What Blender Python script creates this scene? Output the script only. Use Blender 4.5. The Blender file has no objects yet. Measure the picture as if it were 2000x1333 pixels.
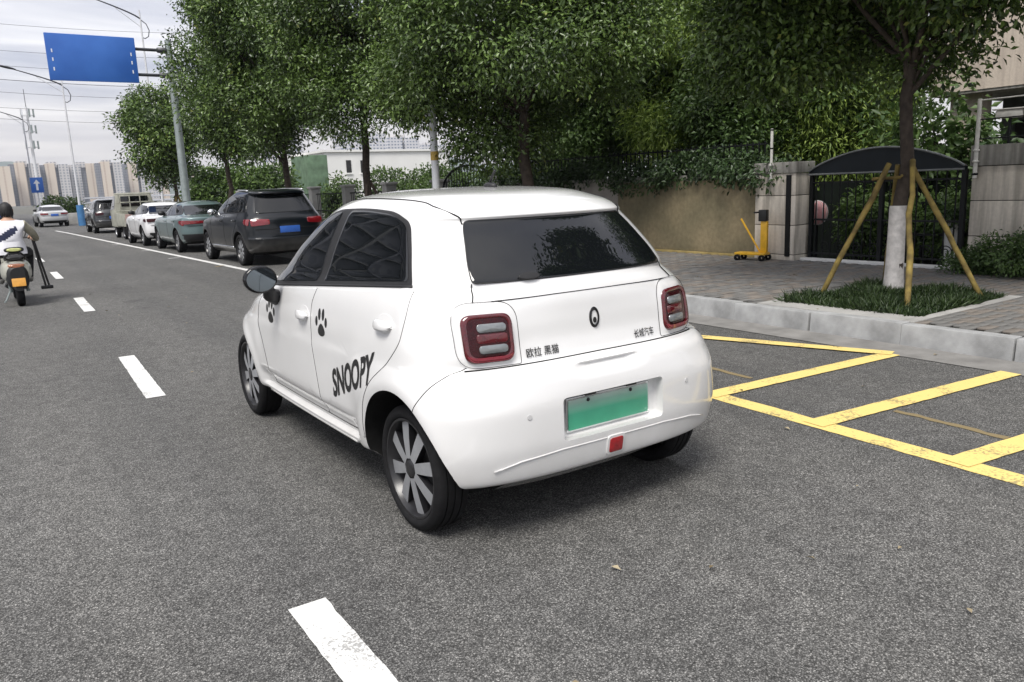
import bpy, bmesh, math, random
import numpy as np
from mathutils import Vector, Matrix

# ------------------------------------------------------------------ camera
SC = bpy.context.scene
COL = SC.collection
PITCH, ROLL, YAW = 0.19606, 0.04139, 0.59001      # metres / radians; +Y runs along the road
CAM = Vector((-2.2575, -3.0944, 1.5345))
def make_camera():
    cp, sp, cr, sr = math.cos(PITCH), math.sin(PITCH), math.cos(ROLL), math.sin(ROLL)
    fwd = Vector((0, cp, -sp)); right = Vector((1, 0, 0)); down = Vector((0, -sp, -cp))
    r2 = cr * right + sr * down
    d2 = -sr * right + cr * down
    rot = Matrix.Rotation(-YAW, 3, 'Z')
    r2, d2, fwd = rot @ r2, rot @ d2, rot @ fwd
    cam = bpy.data.cameras.new('camera')
    cam.sensor_width = 36.0; cam.lens = 27.72
    cam.clip_start = 0.05; cam.clip_end = 12000
    o = bpy.data.objects.new('camera', cam)
    m = Matrix.Identity(4)
    for i in range(3):
        m[i][0] = r2[i]; m[i][1] = -d2[i]; m[i][2] = -fwd[i]; m[i][3] = CAM[i]
    o.matrix_world = m
    COL.objects.link(o); SC.camera = o
make_camera()

# ------------------------------------------------------------------ sky, sun, exposure
SUN_EL, SUN_AZ = math.radians(56), math.radians(-128)     # azimuth from +Y towards +X
def make_world():
    w = bpy.data.worlds.new('World'); SC.world = w; w.use_nodes = True
    nt = w.node_tree; N = nt.nodes; L = nt.links; N.clear()
    out = N.new('ShaderNodeOutputWorld')
    sky = N.new('ShaderNodeTexSky'); sky.sky_type = 'NISHITA'; sky.sun_disc = False
    sky.sun_elevation = SUN_EL; sky.sun_rotation = SUN_AZ
    bg1 = N.new('ShaderNodeBackground'); bg1.inputs[1].default_value = 0.1
    L.new(sky.outputs[0], bg1.inputs[0])
    tc = N.new('ShaderNodeTexCoord')
    sep = N.new('ShaderNodeSeparateXYZ'); L.new(tc.outputs['Generated'], sep.inputs[0])
    def math_(op, a, b=None, clamp=False):
        n = N.new('ShaderNodeMath'); n.operation = op; n.use_clamp = clamp
        for i, v in enumerate((a, b)):
            if v is None: continue
            if isinstance(v, (int, float)): n.inputs[i].default_value = v
            else: L.new(v, n.inputs[i])
        return n.outputs[0]
    up = math_('MAXIMUM', sep.outputs[2], 0.0)
    den = math_('ADD', up, 0.10)
    px = math_('DIVIDE', sep.outputs[0], den); py = math_('DIVIDE', sep.outputs[1], den)
    cmb = N.new('ShaderNodeCombineXYZ'); L.new(px, cmb.inputs[0]); L.new(py, cmb.inputs[1])
    mp = N.new('ShaderNodeMapping'); L.new(cmb.outputs[0], mp.inputs[0])
    mp.inputs['Rotation'].default_value = (0, 0, 0.5); mp.inputs['Scale'].default_value = (0.55, 1.25, 1)
    ns = N.new('ShaderNodeTexNoise'); L.new(mp.outputs[0], ns.inputs['Vector'])
    ns.inputs['Scale'].default_value = 1.5; ns.inputs['Detail'].default_value = 7
    ns.inputs['Roughness'].default_value = 0.52; ns.inputs['Distortion'].default_value = 0.5
    rp = N.new('ShaderNodeValToRGB'); L.new(ns.outputs['Fac'], rp.inputs[0])
    rp.color_ramp.elements[0].position = 0.32; rp.color_ramp.elements[0].color = (0.44, 0.455, 0.55, 1)
    rp.color_ramp.elements[1].position = 0.66; rp.color_ramp.elements[1].color = (0.98, 0.955, 0.96, 1)
    # pale warm air along the horizon
    hz = math_('SUBTRACT', 1.0, math_('MULTIPLY', up, 7.0), True)
    mx = N.new('ShaderNodeMixRGB'); L.new(hz, mx.inputs[0]); L.new(rp.outputs[0], mx.inputs[1])
    mx.inputs[2].default_value = (0.93, 0.83, 0.77, 1)
    # overcast sky: brighter towards the zenith
    st = math_('MULTIPLY', math_('ADD', math_('MULTIPLY', up, 0.55), 1.0), SKY)
    bg2 = N.new('ShaderNodeBackground'); L.new(mx.outputs[0], bg2.inputs[0]); L.new(st, bg2.inputs[1])
    ms = N.new('ShaderNodeMixShader'); ms.inputs[0].default_value = 0.9
    L.new(bg1.outputs[0], ms.inputs[1]); L.new(bg2.outputs[0], ms.inputs[2])
    L.new(ms.outputs[0], out.inputs[0])
SKY = 0.58
make_world()
def make_sun():
    l = bpy.data.lights.new('sun', 'SUN'); l.energy = 2.1; l.angle = math.radians(24); l.color = (1.0, 0.96, 0.9)
    o = bpy.data.objects.new('sun', l); COL.objects.link(o)
    d = Vector((math.sin(SUN_AZ) * math.cos(SUN_EL), math.cos(SUN_AZ) * math.cos(SUN_EL), math.sin(SUN_EL)))
    o.rotation_euler = d.to_track_quat('Z', 'Y').to_euler(); o.location = (0, 0, 60)
make_sun()
SC.view_settings.view_transform = 'Standard'; SC.view_settings.look = 'None'
SC.view_settings.exposure = 0.95; SC.view_settings.gamma = 1.0; SC.view_settings.use_curve_mapping = False
SC.render.engine = 'CYCLES'
SC.cycles.use_denoising = True
SC.cycles.max_bounces = 8; SC.cycles.transparent_max_bounces = 8
SC.cycles.caustics_reflective = False; SC.cycles.caustics_refractive = False

# ------------------------------------------------------------------ materials
MATS = {}
def nodes_of(m):
    return m.node_tree.nodes, m.node_tree.links, m.node_tree.nodes['Principled BSDF']
def mat(name, color, rough=0.5, metal=0.0, coat=0.0, spec=0.5, trans=0.0, noise=0.0, nscale=8.0, bump=0.0, bscale=60.0, emit=0.0, noise2=None):
    """plain procedural material: colour with a noise wobble (and optional second tint) and fine bump"""
    if name in MATS: return MATS[name]
    m = bpy.data.materials.new(name); m.use_nodes = True
    N, L, b = nodes_of(m)
    b.inputs['Base Color'].default_value = (*color, 1); b.inputs['Roughness'].default_value = rough
    b.inputs['Metallic'].default_value = metal; b.inputs['Specular IOR Level'].default_value = spec
    b.inputs['Coat Weight'].default_value = coat; b.inputs['Coat Roughness'].default_value = 0.03
    b.inputs['Transmission Weight'].default_value = trans
    tc = N.new('ShaderNodeTexCoord')
    if noise > 0:
        t = N.new('ShaderNodeTexNoise'); t.inputs['Scale'].default_value = nscale; t.inputs['Detail'].default_value = 6
        L.new(tc.outputs['Object'], t.inputs['Vector'])
        r = N.new('ShaderNodeValToRGB'); L.new(t.outputs['Fac'], r.inputs[0])
        c2 = noise2 if noise2 else tuple(min(1, c * (1 + noise)) for c in color)
        r.color_ramp.elements[0].position = 0.3; r.color_ramp.elements[0].color = (*[c * (1 - noise) for c in color], 1)
        r.color_ramp.elements[1].position = 0.7; r.color_ramp.elements[1].color = (*c2, 1)
        L.new(r.outputs[0], b.inputs['Base Color'])
    if bump > 0:
        t2 = N.new('ShaderNodeTexNoise'); t2.inputs['Scale'].default_value = bscale; t2.inputs['Detail'].default_value = 4
        L.new(tc.outputs['Object'], t2.inputs['Vector'])
        bp = N.new('ShaderNodeBump'); bp.inputs['Strength'].default_value = bump; bp.inputs['Distance'].default_value = 0.01
        L.new(t2.outputs['Fac'], bp.inputs['Height']); L.new(bp.outputs[0], b.inputs['Normal'])
    MATS[name] = m
    return m

# ------------------------------------------------------------------ scene helpers
def tag(o, label=None, cat=None, group=None, kind=None):
    if label: o['label'] = label
    if cat: o['category'] = cat
    if group: o['group'] = group
    if kind: o['kind'] = kind
    return o
def thing(name, label, cat, loc=(0, 0, 0), rz=0.0, group=None):
    o = bpy.data.objects.new(name, None); COL.objects.link(o)
    o.location = loc; o.rotation_euler = (0, 0, rz); o.empty_display_size = 0.2
    return tag(o, label, cat, group)
def link(name, me, parent=None, loc=None):
    o = bpy.data.objects.new(name, me); COL.objects.link(o)
    if parent is not None: o.parent = parent
    if loc is not None: o.location = loc
    return o
def mesh(name, v, f, m=None, smooth=True, sharp=None):
    me = bpy.data.meshes.new(name); me.from_pydata([tuple(p) for p in v], [], f)
    for mm in (m if isinstance(m, (list, tuple)) else [m]):
        if mm: me.materials.append(mm)
    if smooth:
        me.polygons.foreach_set('use_smooth', [True] * len(me.polygons))
        if sharp: me.set_sharp_from_angle(angle=math.radians(sharp))
    me.update()
    return me
def obj(name, v, f, m=None, parent=None, smooth=True, sharp=None, loc=None):
    return link(name, mesh(name, v, f, m, smooth, sharp), parent, loc)
class MB:
    """collects boxes, tubes and lathes into one mesh"""
    def __init__(s): s.v = []; s.f = []
    def add(s, v, f):
        n = len(s.v); s.v += [tuple(p) for p in v]; s.f += [tuple(i + n for i in q) for q in f]; return s
    def box(s, x0, x1, y0, y1, z0, z1):
        v = [(x, y, z) for z in (z0, z1) for y in (y0, y1) for x in (x0, x1)]
        return s.add(v, [(0, 2, 3, 1), (4, 5, 7, 6), (0, 1, 5, 4), (2, 6, 7, 3), (0, 4, 6, 2), (1, 3, 7, 5)])
    def tube(s, pts, rad, n=8, cap=True):
        v, f = tube_geo(pts, rad, n, cap); return s.add(v, f)
    def build(s, name, m, parent=None, smooth=False, sharp=35, bevel=0.0, loc=None):
        me = mesh(name, s.v, s.f, m, smooth or bevel > 0, sharp)
        if bevel > 0: bevel_mesh(me, bevel)
        return link(name, me, parent, loc)
def bevel_mesh(me, w, seg=2, angle=30):
    bm = bmesh.new(); bm.from_mesh(me)
    es = [e for e in bm.edges if len(e.link_faces) == 2 and e.calc_face_angle(0) > math.radians(angle)]
    bmesh.ops.bevel(bm, geom=es, offset=w, segments=seg, profile=0.6, affect='EDGES', clamp_overlap=True)
    for f in bm.faces: f.smooth = True
    bm.to_mesh(me); bm.free(); me.set_sharp_from_angle(angle=math.radians(50))
def tube_geo(pts, rad, n=8, cap=True):
    P = [Vector(p) for p in pts]; k = len(P)
    if isinstance(rad, (int, float)): rad = [rad] * k
    v = []; f = []; ref = None
    for i, p in enumerate(P):
        d = (P[min(i + 1, k - 1)] - P[max(i - 1, 0)]).normalized()
        if ref is None:
            ref = Vector((0, 0, 1)) if abs(d.z) < 0.9 else Vector((1, 0, 0))
        a = (ref - d * ref.dot(d)).normalized(); ref = a; b = d.cross(a)
        for j in range(n):
            t = 2 * math.pi * j / n
            v.append(p + (a * math.cos(t) + b * math.sin(t)) * rad[i])
    for i in range(k - 1):
        for j in range(n):
            f.append((i * n + j, i * n + (j + 1) % n, (i + 1) * n + (j + 1) % n, (i + 1) * n + j))
    if cap:
        f.append(tuple(range(n - 1, -1, -1))); f.append(tuple((k - 1) * n + j for j in range(n)))
    return v, f
def lathe_x(prof, n=40):
    """profile (x, r) turned about the x axis"""
    v = []; f = []; k = len(prof)
    for j in range(n):
        t = 2 * math.pi * j / n
        for x, r in prof: v.append((x, r * math.cos(t), r * math.sin(t)))
    for j in range(n):
        for i in range(k - 1):
            a, b = j * k + i, ((j + 1) % n) * k + i
            f.append((a, a + 1, b + 1, b))
    return v, f
def ellipsoid(c, r, nu=20, nv=12):
    v = []; f = []
    for i in range(nv + 1):
        ph = math.pi * i / nv
        for j in range(nu):
            th = 2 * math.pi * j / nu
            v.append((c[0] + r[0] * math.sin(ph) * math.cos(th), c[1] + r[1] * math.sin(ph) * math.sin(th), c[2] + r[2] * math.cos(ph)))
    for i in range(nv):
        for j in range(nu):
            f.append((i * nu + j, (i + 1) * nu + j, (i + 1) * nu + (j + 1) % nu, i * nu + (j + 1) % nu))
    return v, f
def copy_tree(o, parent=None):
    c = o.copy(); COL.objects.link(c)
    if parent is not None: c.parent = parent
    for ch in o.children: copy_tree(ch, c)
    return c
def baked(o):
    """mesh of an object with its modifiers applied"""
    dg = bpy.context.evaluated_depsgraph_get(); dg.update()
    return bpy.data.meshes.new_from_object(o.evaluated_get(dg), depsgraph=dg)
def text_mesh(s, size=1.0, offset=0.0):
    c = bpy.data.curves.new('t', 'FONT'); c.body = s; c.size = size; c.offset = offset
    c.align_x = 'CENTER'; c.align_y = 'CENTER'; c.resolution_u = 4
    o = bpy.data.objects.new('t', c); COL.objects.link(o)
    me = baked(o); v = [tuple(x.co) for x in me.vertices]; f = [tuple(p.vertices) for p in me.polygons]
    bpy.data.objects.remove(o); bpy.data.curves.remove(c); bpy.data.meshes.remove(me)
    return v, f
# ------------------------------------------------------------------ car bodies: stacked plan outlines
def pchip(x, y, xi):
    x = np.asarray(x, float); y = np.asarray(y, float); h = np.diff(x); d = np.diff(y) / h
    m = np.zeros(len(x)); m[0] = d[0]; m[-1] = d[-1]
    for i in range(1, len(x) - 1):
        if d[i - 1] * d[i] > 0:
            w1 = 2 * h[i] + h[i - 1]; w2 = h[i] + 2 * h[i - 1]
            m[i] = (w1 + w2) / (w1 / d[i - 1] + w2 / d[i])
    k = np.clip(np.searchsorted(x, xi) - 1, 0, len(h) - 1); t = (xi - x[k]) / h[k]
    return ((2 * t**3 - 3 * t**2 + 1) * y[k] + (t**3 - 2 * t**2 + t) * h[k] * m[k] + (-2 * t**3 + 3 * t**2) * y[k + 1] + (t**3 - t**2) * h[k] * m[k + 1])
class Shell:
    """rows of knots: z, y_rear, y_front, half_width, rear corner length, exponent, front corner length, exponent"""
    def __init__(s, knots, dside=None, drear=None, barrel=0.0, ymid=1.2):
        K = np.array(knots, float); t = np.arange(len(K)); s.K = K
        s.T = np.linspace(0, len(K) - 1, (len(K) - 1) * 60 + 1)
        s.tab = np.stack([pchip(t, K[:, c], s.T) for c in range(8)], 1)
        s.dside = dside or (lambda y, z: 0 * y); s.drear = drear or (lambda x, z: 0 * x)
        s.barrel = barrel; s.ymid = ymid
    def at(s, z):
        return [np.interp(z, s.tab[:, 0], s.tab[:, c]) for c in range(1, 8)]
    def X(s, y, z):
        yr, yf, w, lr, nr, lf, nf = s.at(z); y = np.asarray(y, float)
        a = np.clip((yr + lr - y) / lr, 0, 1); b = np.clip((y - (yf - lf)) / lf, 0, 1)
        r = (1 - a**nr) ** (1 / nr) * (1 - b**nf) ** (1 / nf)
        x = w * r * (1 - s.barrel * ((y - s.ymid) / 1.7) ** 2)
        return x + s.dside(y, z + 0 * y) * r
    def Y(s, x, z):
        yr, yf, w, lr, nr, lf, nf = s.at(z)
        a = np.clip(np.abs(np.asarray(x, float)) / w, 0, 0.9999)
        return yr + lr * (1 - (1 - a**nr) ** (1 / nr)) + s.drear(x, z + 0 * a)
    def YF(s, x, z):
        yr, yf, w, lr, nr, lf, nf = s.at(z)
        a = np.clip(np.abs(np.asarray(x, float)) / w, 0, 0.9999)
        return yf - lf * (1 - (1 - a**nf) ** (1 / nf))
    def side(s, sgn):
        def ev(y, z, off=0.0):
            e = 0.004
            x = s.X(y, z); dxy = (s.X(y + e, z) - s.X(y - e, z)) / (2 * e); dxz = (s.X(y, z + e) - s.X(y, z - e)) / (2 * e)
            n = np.array([1.0, -dxy, -dxz]); n /= np.linalg.norm(n)
            return (sgn * (x + n[0] * off), y + n[1] * off, z + n[2] * off)
        return ev
    def rear(s):
        def ev(x, z, off=0.0):
            e = 0.004
            y = s.Y(x, z); dx = (s.Y(x + e, z) - s.Y(x - e, z)) / (2 * e); dz = (s.Y(x, z + e) - s.Y(x, z - e)) / (2 * e)
            n = np.array([dx, -1.0, dz]); n /= np.linalg.norm(n)
            return (x + n[0] * off, y + n[1] * off, z + n[2] * off)
        return ev
    def front(s):
        def ev(x, z, off=0.0):
            e = 0.004
            y = s.YF(x, z); dx = (s.YF(x + e, z) - s.YF(x - e, z)) / (2 * e); dz = (s.YF(x, z + e) - s.YF(x, z - e)) / (2 * e)
            n = np.array([-dx, 1.0, -dz]); n /= np.linalg.norm(n)
            return (x + n[0] * off, y + n[1] * off, z + n[2] * off)
        return ev
    def mesh_geo(s, per=8, N=150):
        T = np.linspace(0, len(s.K) - 1, (len(s.K) - 1) * per + 1)
        rows = []
        for t in T:
            z, yr, yf, w, lr, nr, lf, nf = [np.interp(t, s.T, s.tab[:, c]) for c in range(8)]
            th = np.linspace(0, math.pi / 2, 240)
            xr = w * np.sin(th) ** (2 / nr); yy = yr + lr * (1 - np.cos(th) ** (2 / nr))
            ys = np.linspace(yr + lr, yf - lf, 160)[1:-1]; xs = np.full(len(ys), w)
            xf = w * np.sin(th[::-1]) ** (2 / nf); yfv = yf - lf * (1 - np.cos(th[::-1]) ** (2 / nf))
            x = np.concatenate([xr, xs, xf]); y = np.concatenate([yy, ys, yfv])
            d = np.concatenate([[0], np.cumsum(np.hypot(np.diff(x), np.diff(y)))]); u = np.linspace(0, d[-1], N)
            x = np.interp(u, d, x); y = np.interp(u, d, y)
            r = x / max(w, 1e-6)
            xo = x * (1 - s.barrel * ((y - s.ymid) / 1.7) ** 2) + s.dside(y, np.full(N, z)) * r
            back = np.clip((yr + lr - y) / lr, 0, 1)
            y = y + s.drear(x, np.full(N, z)) * np.where(back > 0.02, np.minimum(1, back * 6), 0)
            rows.append(np.stack([xo, y, np.full(N, z)], 1))
        R = np.array(rows); k = len(R)
        # full ring: left side reversed then right side
        left = R[:, 1:-1][:, ::-1] * np.array([-1, 1, 1])
        ring = np.concatenate([R, left], 1); n = ring.shape[1]
        v = ring.reshape(-1, 3); f = []
        for i in range(k - 1):
            for j in range(n):
                j2 = (j + 1) % n
                f.append((i * n + j, i * n + j2, (i + 1) * n + j2, (i + 1) * n + j))
        for i, flip in ((0, True), (k - 1, False)):       # bottom and roof caps: strips across
            for j in range(N - 1):
                a, b = i * n + j, i * n + j + 1
                c = i * n + ((n - j - 1) % n if j + 1 < N - 1 else j + 1); dd = i * n + ((n - j) % n)
                q = [a, b, c, dd]; q2 = []
                for e in q:
                    if e not in q2: q2.append(e)
                if len(q2) >= 3: f.append(tuple(q2 if not flip else q2[::-1]))
        return v, f
def cut(me, cutters, keep_mats):
    """boolean-difference meshes out of a mesh; cutter faces keep the cutter's material slot"""
    o = link('tmp_body', me); cs = []
    for c in cutters:
        co = link('tmp_cut', c); cs.append(co)
        md = o.modifiers.new('b', 'BOOLEAN'); md.operation = 'DIFFERENCE'; md.object = co; md.solver = 'EXACT'; md.material_mode = 'TRANSFER'
    r = baked(o)
    for x in cs + [o]: bpy.data.objects.remove(x)
    return r
def patch(name, poly, ev, off, m, parent=None, edge=0.0, rings=(1.0, 0.985, 0.95, 0.9, 0.84, 0.77, 0.69, 0.6, 0.5, 0.39, 0.27, 0.14), cen=None, dome=0.0, smooth=True):
    """a panel that lies on a surface: concentric rings of a polygon, each vertex set on the surface at its offset"""
    P = np.array(poly, float); c = P.mean(0) if cen is None else np.array(cen); n = len(P); v = []; f = []
    for k, r in enumerate(rings):
        o_ = edge if k == 0 else off + dome * (1 - r * r)
        for p in c + (P - c) * r: v.append(ev(p[0], p[1], o_))
    v.append(ev(c[0], c[1], off + dome))
    for k in range(len(rings) - 1):
        for j in range(n): f.append((k * n + j, k * n + (j + 1) % n, (k + 1) * n + (j + 1) % n, (k + 1) * n + j))
    k = len(rings) - 1
    for j in range(n): f.append((k * n + j, k * n + (j + 1) % n, len(v) - 1))
    o = obj(name, v, f, m, parent, smooth)
    bm = bmesh.new(); bm.from_mesh(o.data)
    # outward: compare with offset direction
    fc = bm.faces
    fc.ensure_lookup_table()
    q = Vector(ev(c[0], c[1], off + dome + 0.05)) - Vector(ev(c[0], c[1], off + dome))
    if fc[-1].normal.dot(q) < 0: bmesh.ops.reverse_faces(bm, faces=list(fc))
    bm.to_mesh(o.data); bm.free()
    return o
def ring_patch(name, outer, inner, ev, o0, o1, m, parent=None, mid=None):
    """a band between two polygons with the same number of points"""
    n = len(outer); v = [ev(p[0], p[1], o0) for p in outer]; rows = 1
    if mid is not None:
        v += [ev((a[0] + b[0]) / 2, (a[1] + b[1]) / 2, mid) for a, b in zip(outer, inner)]; rows = 2
    v += [ev(p[0], p[1], o1) for p in inner]
    f = [(k * n + j, k * n + (j + 1) % n, (k + 1) * n + (j + 1) % n, (k + 1) * n + j) for k in range(rows) for j in range(n)]
    o = obj(name, v, f, m, parent)
    bm = bmesh.new(); bm.from_mesh(o.data); bm.faces.ensure_lookup_table()
    c = np.mean(np.array(outer), 0); q = Vector(ev(c[0], c[1], 1.0)) - Vector(ev(c[0], c[1], 0.0))
    if sum(f_.normal.dot(q) for f_ in bm.faces) < 0: bmesh.ops.reverse_faces(bm, faces=list(bm.faces))
    bm.to_mesh(o.data); bm.free()
    return o
def surf_tube(name, path, ev, r, m, parent=None, off=0.0, n=6):
    v, f = tube_geo([ev(p[0], p[1], off) for p in path], r, n); return obj(name, v, f, m, parent)
def dense(path, step=0.03, closed=False):
    P = [np.array(p, float) for p in path]; out = []
    if closed: P = P + [P[0]]
    for a, b in zip(P[:-1], P[1:]):
        k = max(1, int(np.linalg.norm(b - a) / step))
        for i in range(k): out.append(a + (b - a) * i / k)
    if not closed: out.append(P[-1])
    return out
def smooth_path(pts, per=8):
    P = np.array(pts, float); t = np.arange(len(P)); ti = np.linspace(0, len(P) - 1, (len(P) - 1) * per + 1)
    return np.stack([pchip(t, P[:, k], ti) for k in range(P.shape[1])], 1)
def round_poly(pts, rad, seg=6):
    """polygon with rounded corners"""
    P = [np.array(p, float) for p in pts]; n = len(P); out = []
    if isinstance(rad, (int, float)): rad = [rad] * n
    for i in range(n):
        a, b, c = P[i - 1], P[i], P[(i + 1) % n]; r = rad[i]
        u = a - b; w = c - b; lu, lw = np.linalg.norm(u), np.linalg.norm(w); u /= lu; w /= lw
        t = min(r, lu * 0.49, lw * 0.49)
        for k in range(seg + 1):
            s = k / seg; out.append((1 - s) ** 2 * (b + u * t) + 2 * s * (1 - s) * b + s * s * (b + w * t))
    return out
def rrect(cx, cz, hw, hh, r, seg=6):
    return round_poly([(cx - hw, cz - hh), (cx + hw, cz - hh), (cx + hw, cz + hh), (cx - hw, cz + hh)], r, seg)
def cyl_x(x0, x1, y, z, r, m, n=64, chamfer=0.0):
    v, f = lathe_x([(x0, r), (x1, r)], n); v = [(a, b + y, c + z) for a, b, c in v]
    k = n
    f.append(tuple(2 * j for j in range(n))[::-1]); f.append(tuple(2 * j + 1 for j in range(n)))
    me = mesh('cutter', v, f, m, True, 40)
    bm = bmesh.new(); bm.from_mesh(me); bmesh.ops.recalc_face_normals(bm, faces=bm.faces); bm.to_mesh(me); bm.free()
    return me
def box_mesh(x0, x1, y0, y1, z0, z1, m, bevel=0.0):
    b = MB().box(x0, x1, y0, y1, z0, z1); me = mesh('cutter', b.v, b.f, m, True, 40)
    if bevel: bevel_mesh(me, bevel, 4)
    return me
WHEEL_CACHE = {}
def wheel(parent, x, y, z, R, width, style, sgn, steer=0.0, rim_r=None, spokes=8, rim_mat=None, dark=None, face=None):
    """tyre (part) > rim, spoke, hub_cap (sub-parts); sgn = side on which the face looks"""
    rr = rim_r or R * 0.68; hw = width / 2
    key = (style, R, width, rr, spokes)
    if key not in WHEEL_CACHE:
        prof = [(-hw * 0.78, rr), (-hw * 0.92, rr + 0.01), (-hw, rr + (R - rr) * 0.45), (-hw * 0.97, R - 0.028), (-hw * 0.86, R - 0.009), (-hw * 0.7, R - 0.001)]
        tr = []
        for g in (-0.42, 0.0, 0.42):
            tr += [((g - 0.05) * hw, R), ((g - 0.04) * hw, R - 0.007), ((g + 0.04) * hw, R - 0.007), ((g + 0.05) * hw, R)]
        prof = prof + tr + [(-a, r) for a, r in prof[::-1]] + [(hw * 0.6, rr - 0.004), (-hw * 0.6, rr - 0.004), (-hw * 0.78, rr)]
        tv, tf = lathe_x(prof, 56)
        # rim barrel and lip, face looks to +x
        lip = [(hw * 0.74, rr + 0.006), (hw * 0.86, rr + 0.002), (hw * 0.86, rr - 0.007), (hw * 0.74, rr - 0.014), (hw * 0.2, rr - 0.03), (-hw * 0.5, rr - 0.05), (-hw * 0.5, 0.001)]
        rv, rf = lathe_x(lip, 48)
        sp = MB()
        r0, r1 = rr * 0.20, rr * 0.965; w0, w1 = (0.022, 0.034) if style == 'flat' else (0.014, 0.019)
        if style == 'thin': w0, w1 = 0.011, 0.014
        fx, bx = hw * 0.66, hw * 0.30
        pts = [(r0, w0), (rr * 0.6, (w0 + w1) / 2 * 1.04), (r1, w1)]
        v = []
        for r, w in pts:
            o_ = 0.012 if r == r0 else (0.006 if r != r1 else -0.004)
            v += [(bx, r, -w * 0.8), (fx + o_, r, -w), (fx + o_, r, w), (bx, r, w * 0.8)]
        f = []
        for k in range(2):
            for j in range(3): f.append((k * 4 + j, k * 4 + j + 1, k * 4 + 4 + j + 1, k * 4 + 4 + j))
        f += [(0, 3, 2, 1), (8, 9, 10, 11), (3, 0, 4, 7), (7, 4, 8, 11)]
        sp.add(v, f)
        cap = lathe_x([(hw * 0.2, rr * 0.22), (fx + 0.004, rr * 0.21), (fx + 0.014, rr * 0.17), (fx + 0.017, rr * 0.11), (fx + 0.017, 0.0005)], 24)
        def fix(v, f, mm, sh):
            me = mesh('wheel', v, f, mm, True, sh)
            bm = bmesh.new(); bm.from_mesh(me); bmesh.ops.recalc_face_normals(bm, faces=bm.faces); bm.to_mesh(me); bm.free(); return me
        sm = fix(sp.v, sp.f, [face, dark], 30)
        for p in sm.polygons:
            p.material_index = 0 if abs(p.normal.x) > 0.8 and p.center.x > bx + 0.01 else 1
        WHEEL_CACHE[key] = (fix(tv, tf, MATS['tyre'], 50), fix(rv, rf, dark if style == 'flat' else rim_mat, 40), sm, fix(*cap, dark if style == 'flat' else rim_mat, 40))
    t, r, s_, c = WHEEL_CACHE[key]
    tyre = link('wheel', t, parent, (x, y, z)); tyre.rotation_euler = (0, 0, (math.pi if sgn < 0 else 0) + steer)
    link('rim', r, tyre); link('hub_cap', c, tyre)
    for k in range(spokes):
        o = link('spoke', s_, tyre); o.rotation_euler = (2 * math.pi * (k + 0.3) / spokes, 0, 0)
    return tyre
# ------------------------------------------------------------------ shared vehicle materials
def car_paint(name, c, flake=0.0, rough=0.28, metal=0.0, dirt=0.05, coat=1.0):
    m = mat(name, c, rough, metal, coat=coat, spec=0.5 if coat > 0.9 else 0.25)
    N, L, b = nodes_of(m)
    tc = N.new('ShaderNodeTexCoord')
    t = N.new('ShaderNodeTexNoise'); t.inputs['Scale'].default_value = 2.3; t.inputs['Detail'].default_value = 8; L.new(tc.outputs['Object'], t.inputs['Vector'])
    r = N.new('ShaderNodeValToRGB'); L.new(t.outputs['Fac'], r.inputs[0])
    r.color_ramp.elements[0].position = 0.3; r.color_ramp.elements[0].color = (*[x * (1 - dirt) for x in c], 1)
    r.color_ramp.elements[1].position = 0.65; r.color_ramp.elements[1].color = (*c, 1)
    # road dust thickening towards the sills
    sx = N.new('ShaderNodeSeparateXYZ'); L.new(tc.outputs['Object'], sx.inputs[0])
    dz = N.new('ShaderNodeMapRange'); L.new(sx.outputs[2], dz.inputs[0]); dz.inputs[1].default_value = 0.62; dz.inputs[2].default_value = 0.22; dz.inputs[3].default_value = 0.0; dz.inputs[4].default_value = 0.55
    t3 = N.new('ShaderNodeTexNoise'); t3.inputs['Scale'].default_value = 6; t3.inputs['Detail'].default_value = 9; L.new(tc.outputs['Object'], t3.inputs['Vector'])
    dm = N.new('ShaderNodeMath'); dm.operation = 'MULTIPLY'; L.new(dz.outputs[0], dm.inputs[0]); L.new(t3.outputs['Fac'], dm.inputs[1])
    dx = N.new('ShaderNodeMixRGB'); L.new(dm.outputs[0], dx.inputs[0]); L.new(r.outputs[0], dx.inputs[1]); dx.inputs[2].default_value = (0.30, 0.28, 0.25, 1)
    L.new(dx.outputs[0], b.inputs['Base Color'])
    t2 = N.new('ShaderNodeTexNoise'); t2.inputs['Scale'].default_value = 14; L.new(tc.outputs['Object'], t2.inputs['Vector'])
    mr = N.new('ShaderNodeMapRange'); L.new(t2.outputs['Fac'], mr.inputs[0]); mr.inputs[3].default_value = 0.02; mr.inputs[4].default_value = 0.12
    L.new(mr.outputs[0], b.inputs['Coat Roughness'])
    return m
M_WHITE = car_paint('white_car_paint', (0.75, 0.75, 0.745), rough=0.22)
mat('tyre', (0.011, 0.011, 0.012), 0.85, spec=0.2, noise=0.25, nscale=30, bump=0.15, bscale=160)
M_TYRE = MATS['tyre']
M_BLACK = mat('black_plastic', (0.012, 0.012, 0.013), 0.5, noise=0.2, nscale=40)
M_GAP = mat('gap_dark', (0.015, 0.015, 0.015), 0.9, spec=0.1, noise=0.1)
M_WELL = mat('wheel_well', (0.01, 0.01, 0.01), 0.9, spec=0.2, noise=0.3, nscale=20)
M_GLOSSBLK = mat('gloss_black', (0.008, 0.008, 0.009), 0.08, noise=0.1)
M_GLASS = mat('tinted_glass', (0.005, 0.006, 0.007), 0.012, spec=0.6, noise=0.15, nscale=3)
M_ALU = mat('machined_alloy', (0.36, 0.37, 0.385), 0.5, 0.5, noise=0.08, nscale=25)
M_RIMDARK = mat('rim_black', (0.018, 0.018, 0.02), 0.3, noise=0.1, nscale=20)
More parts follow.
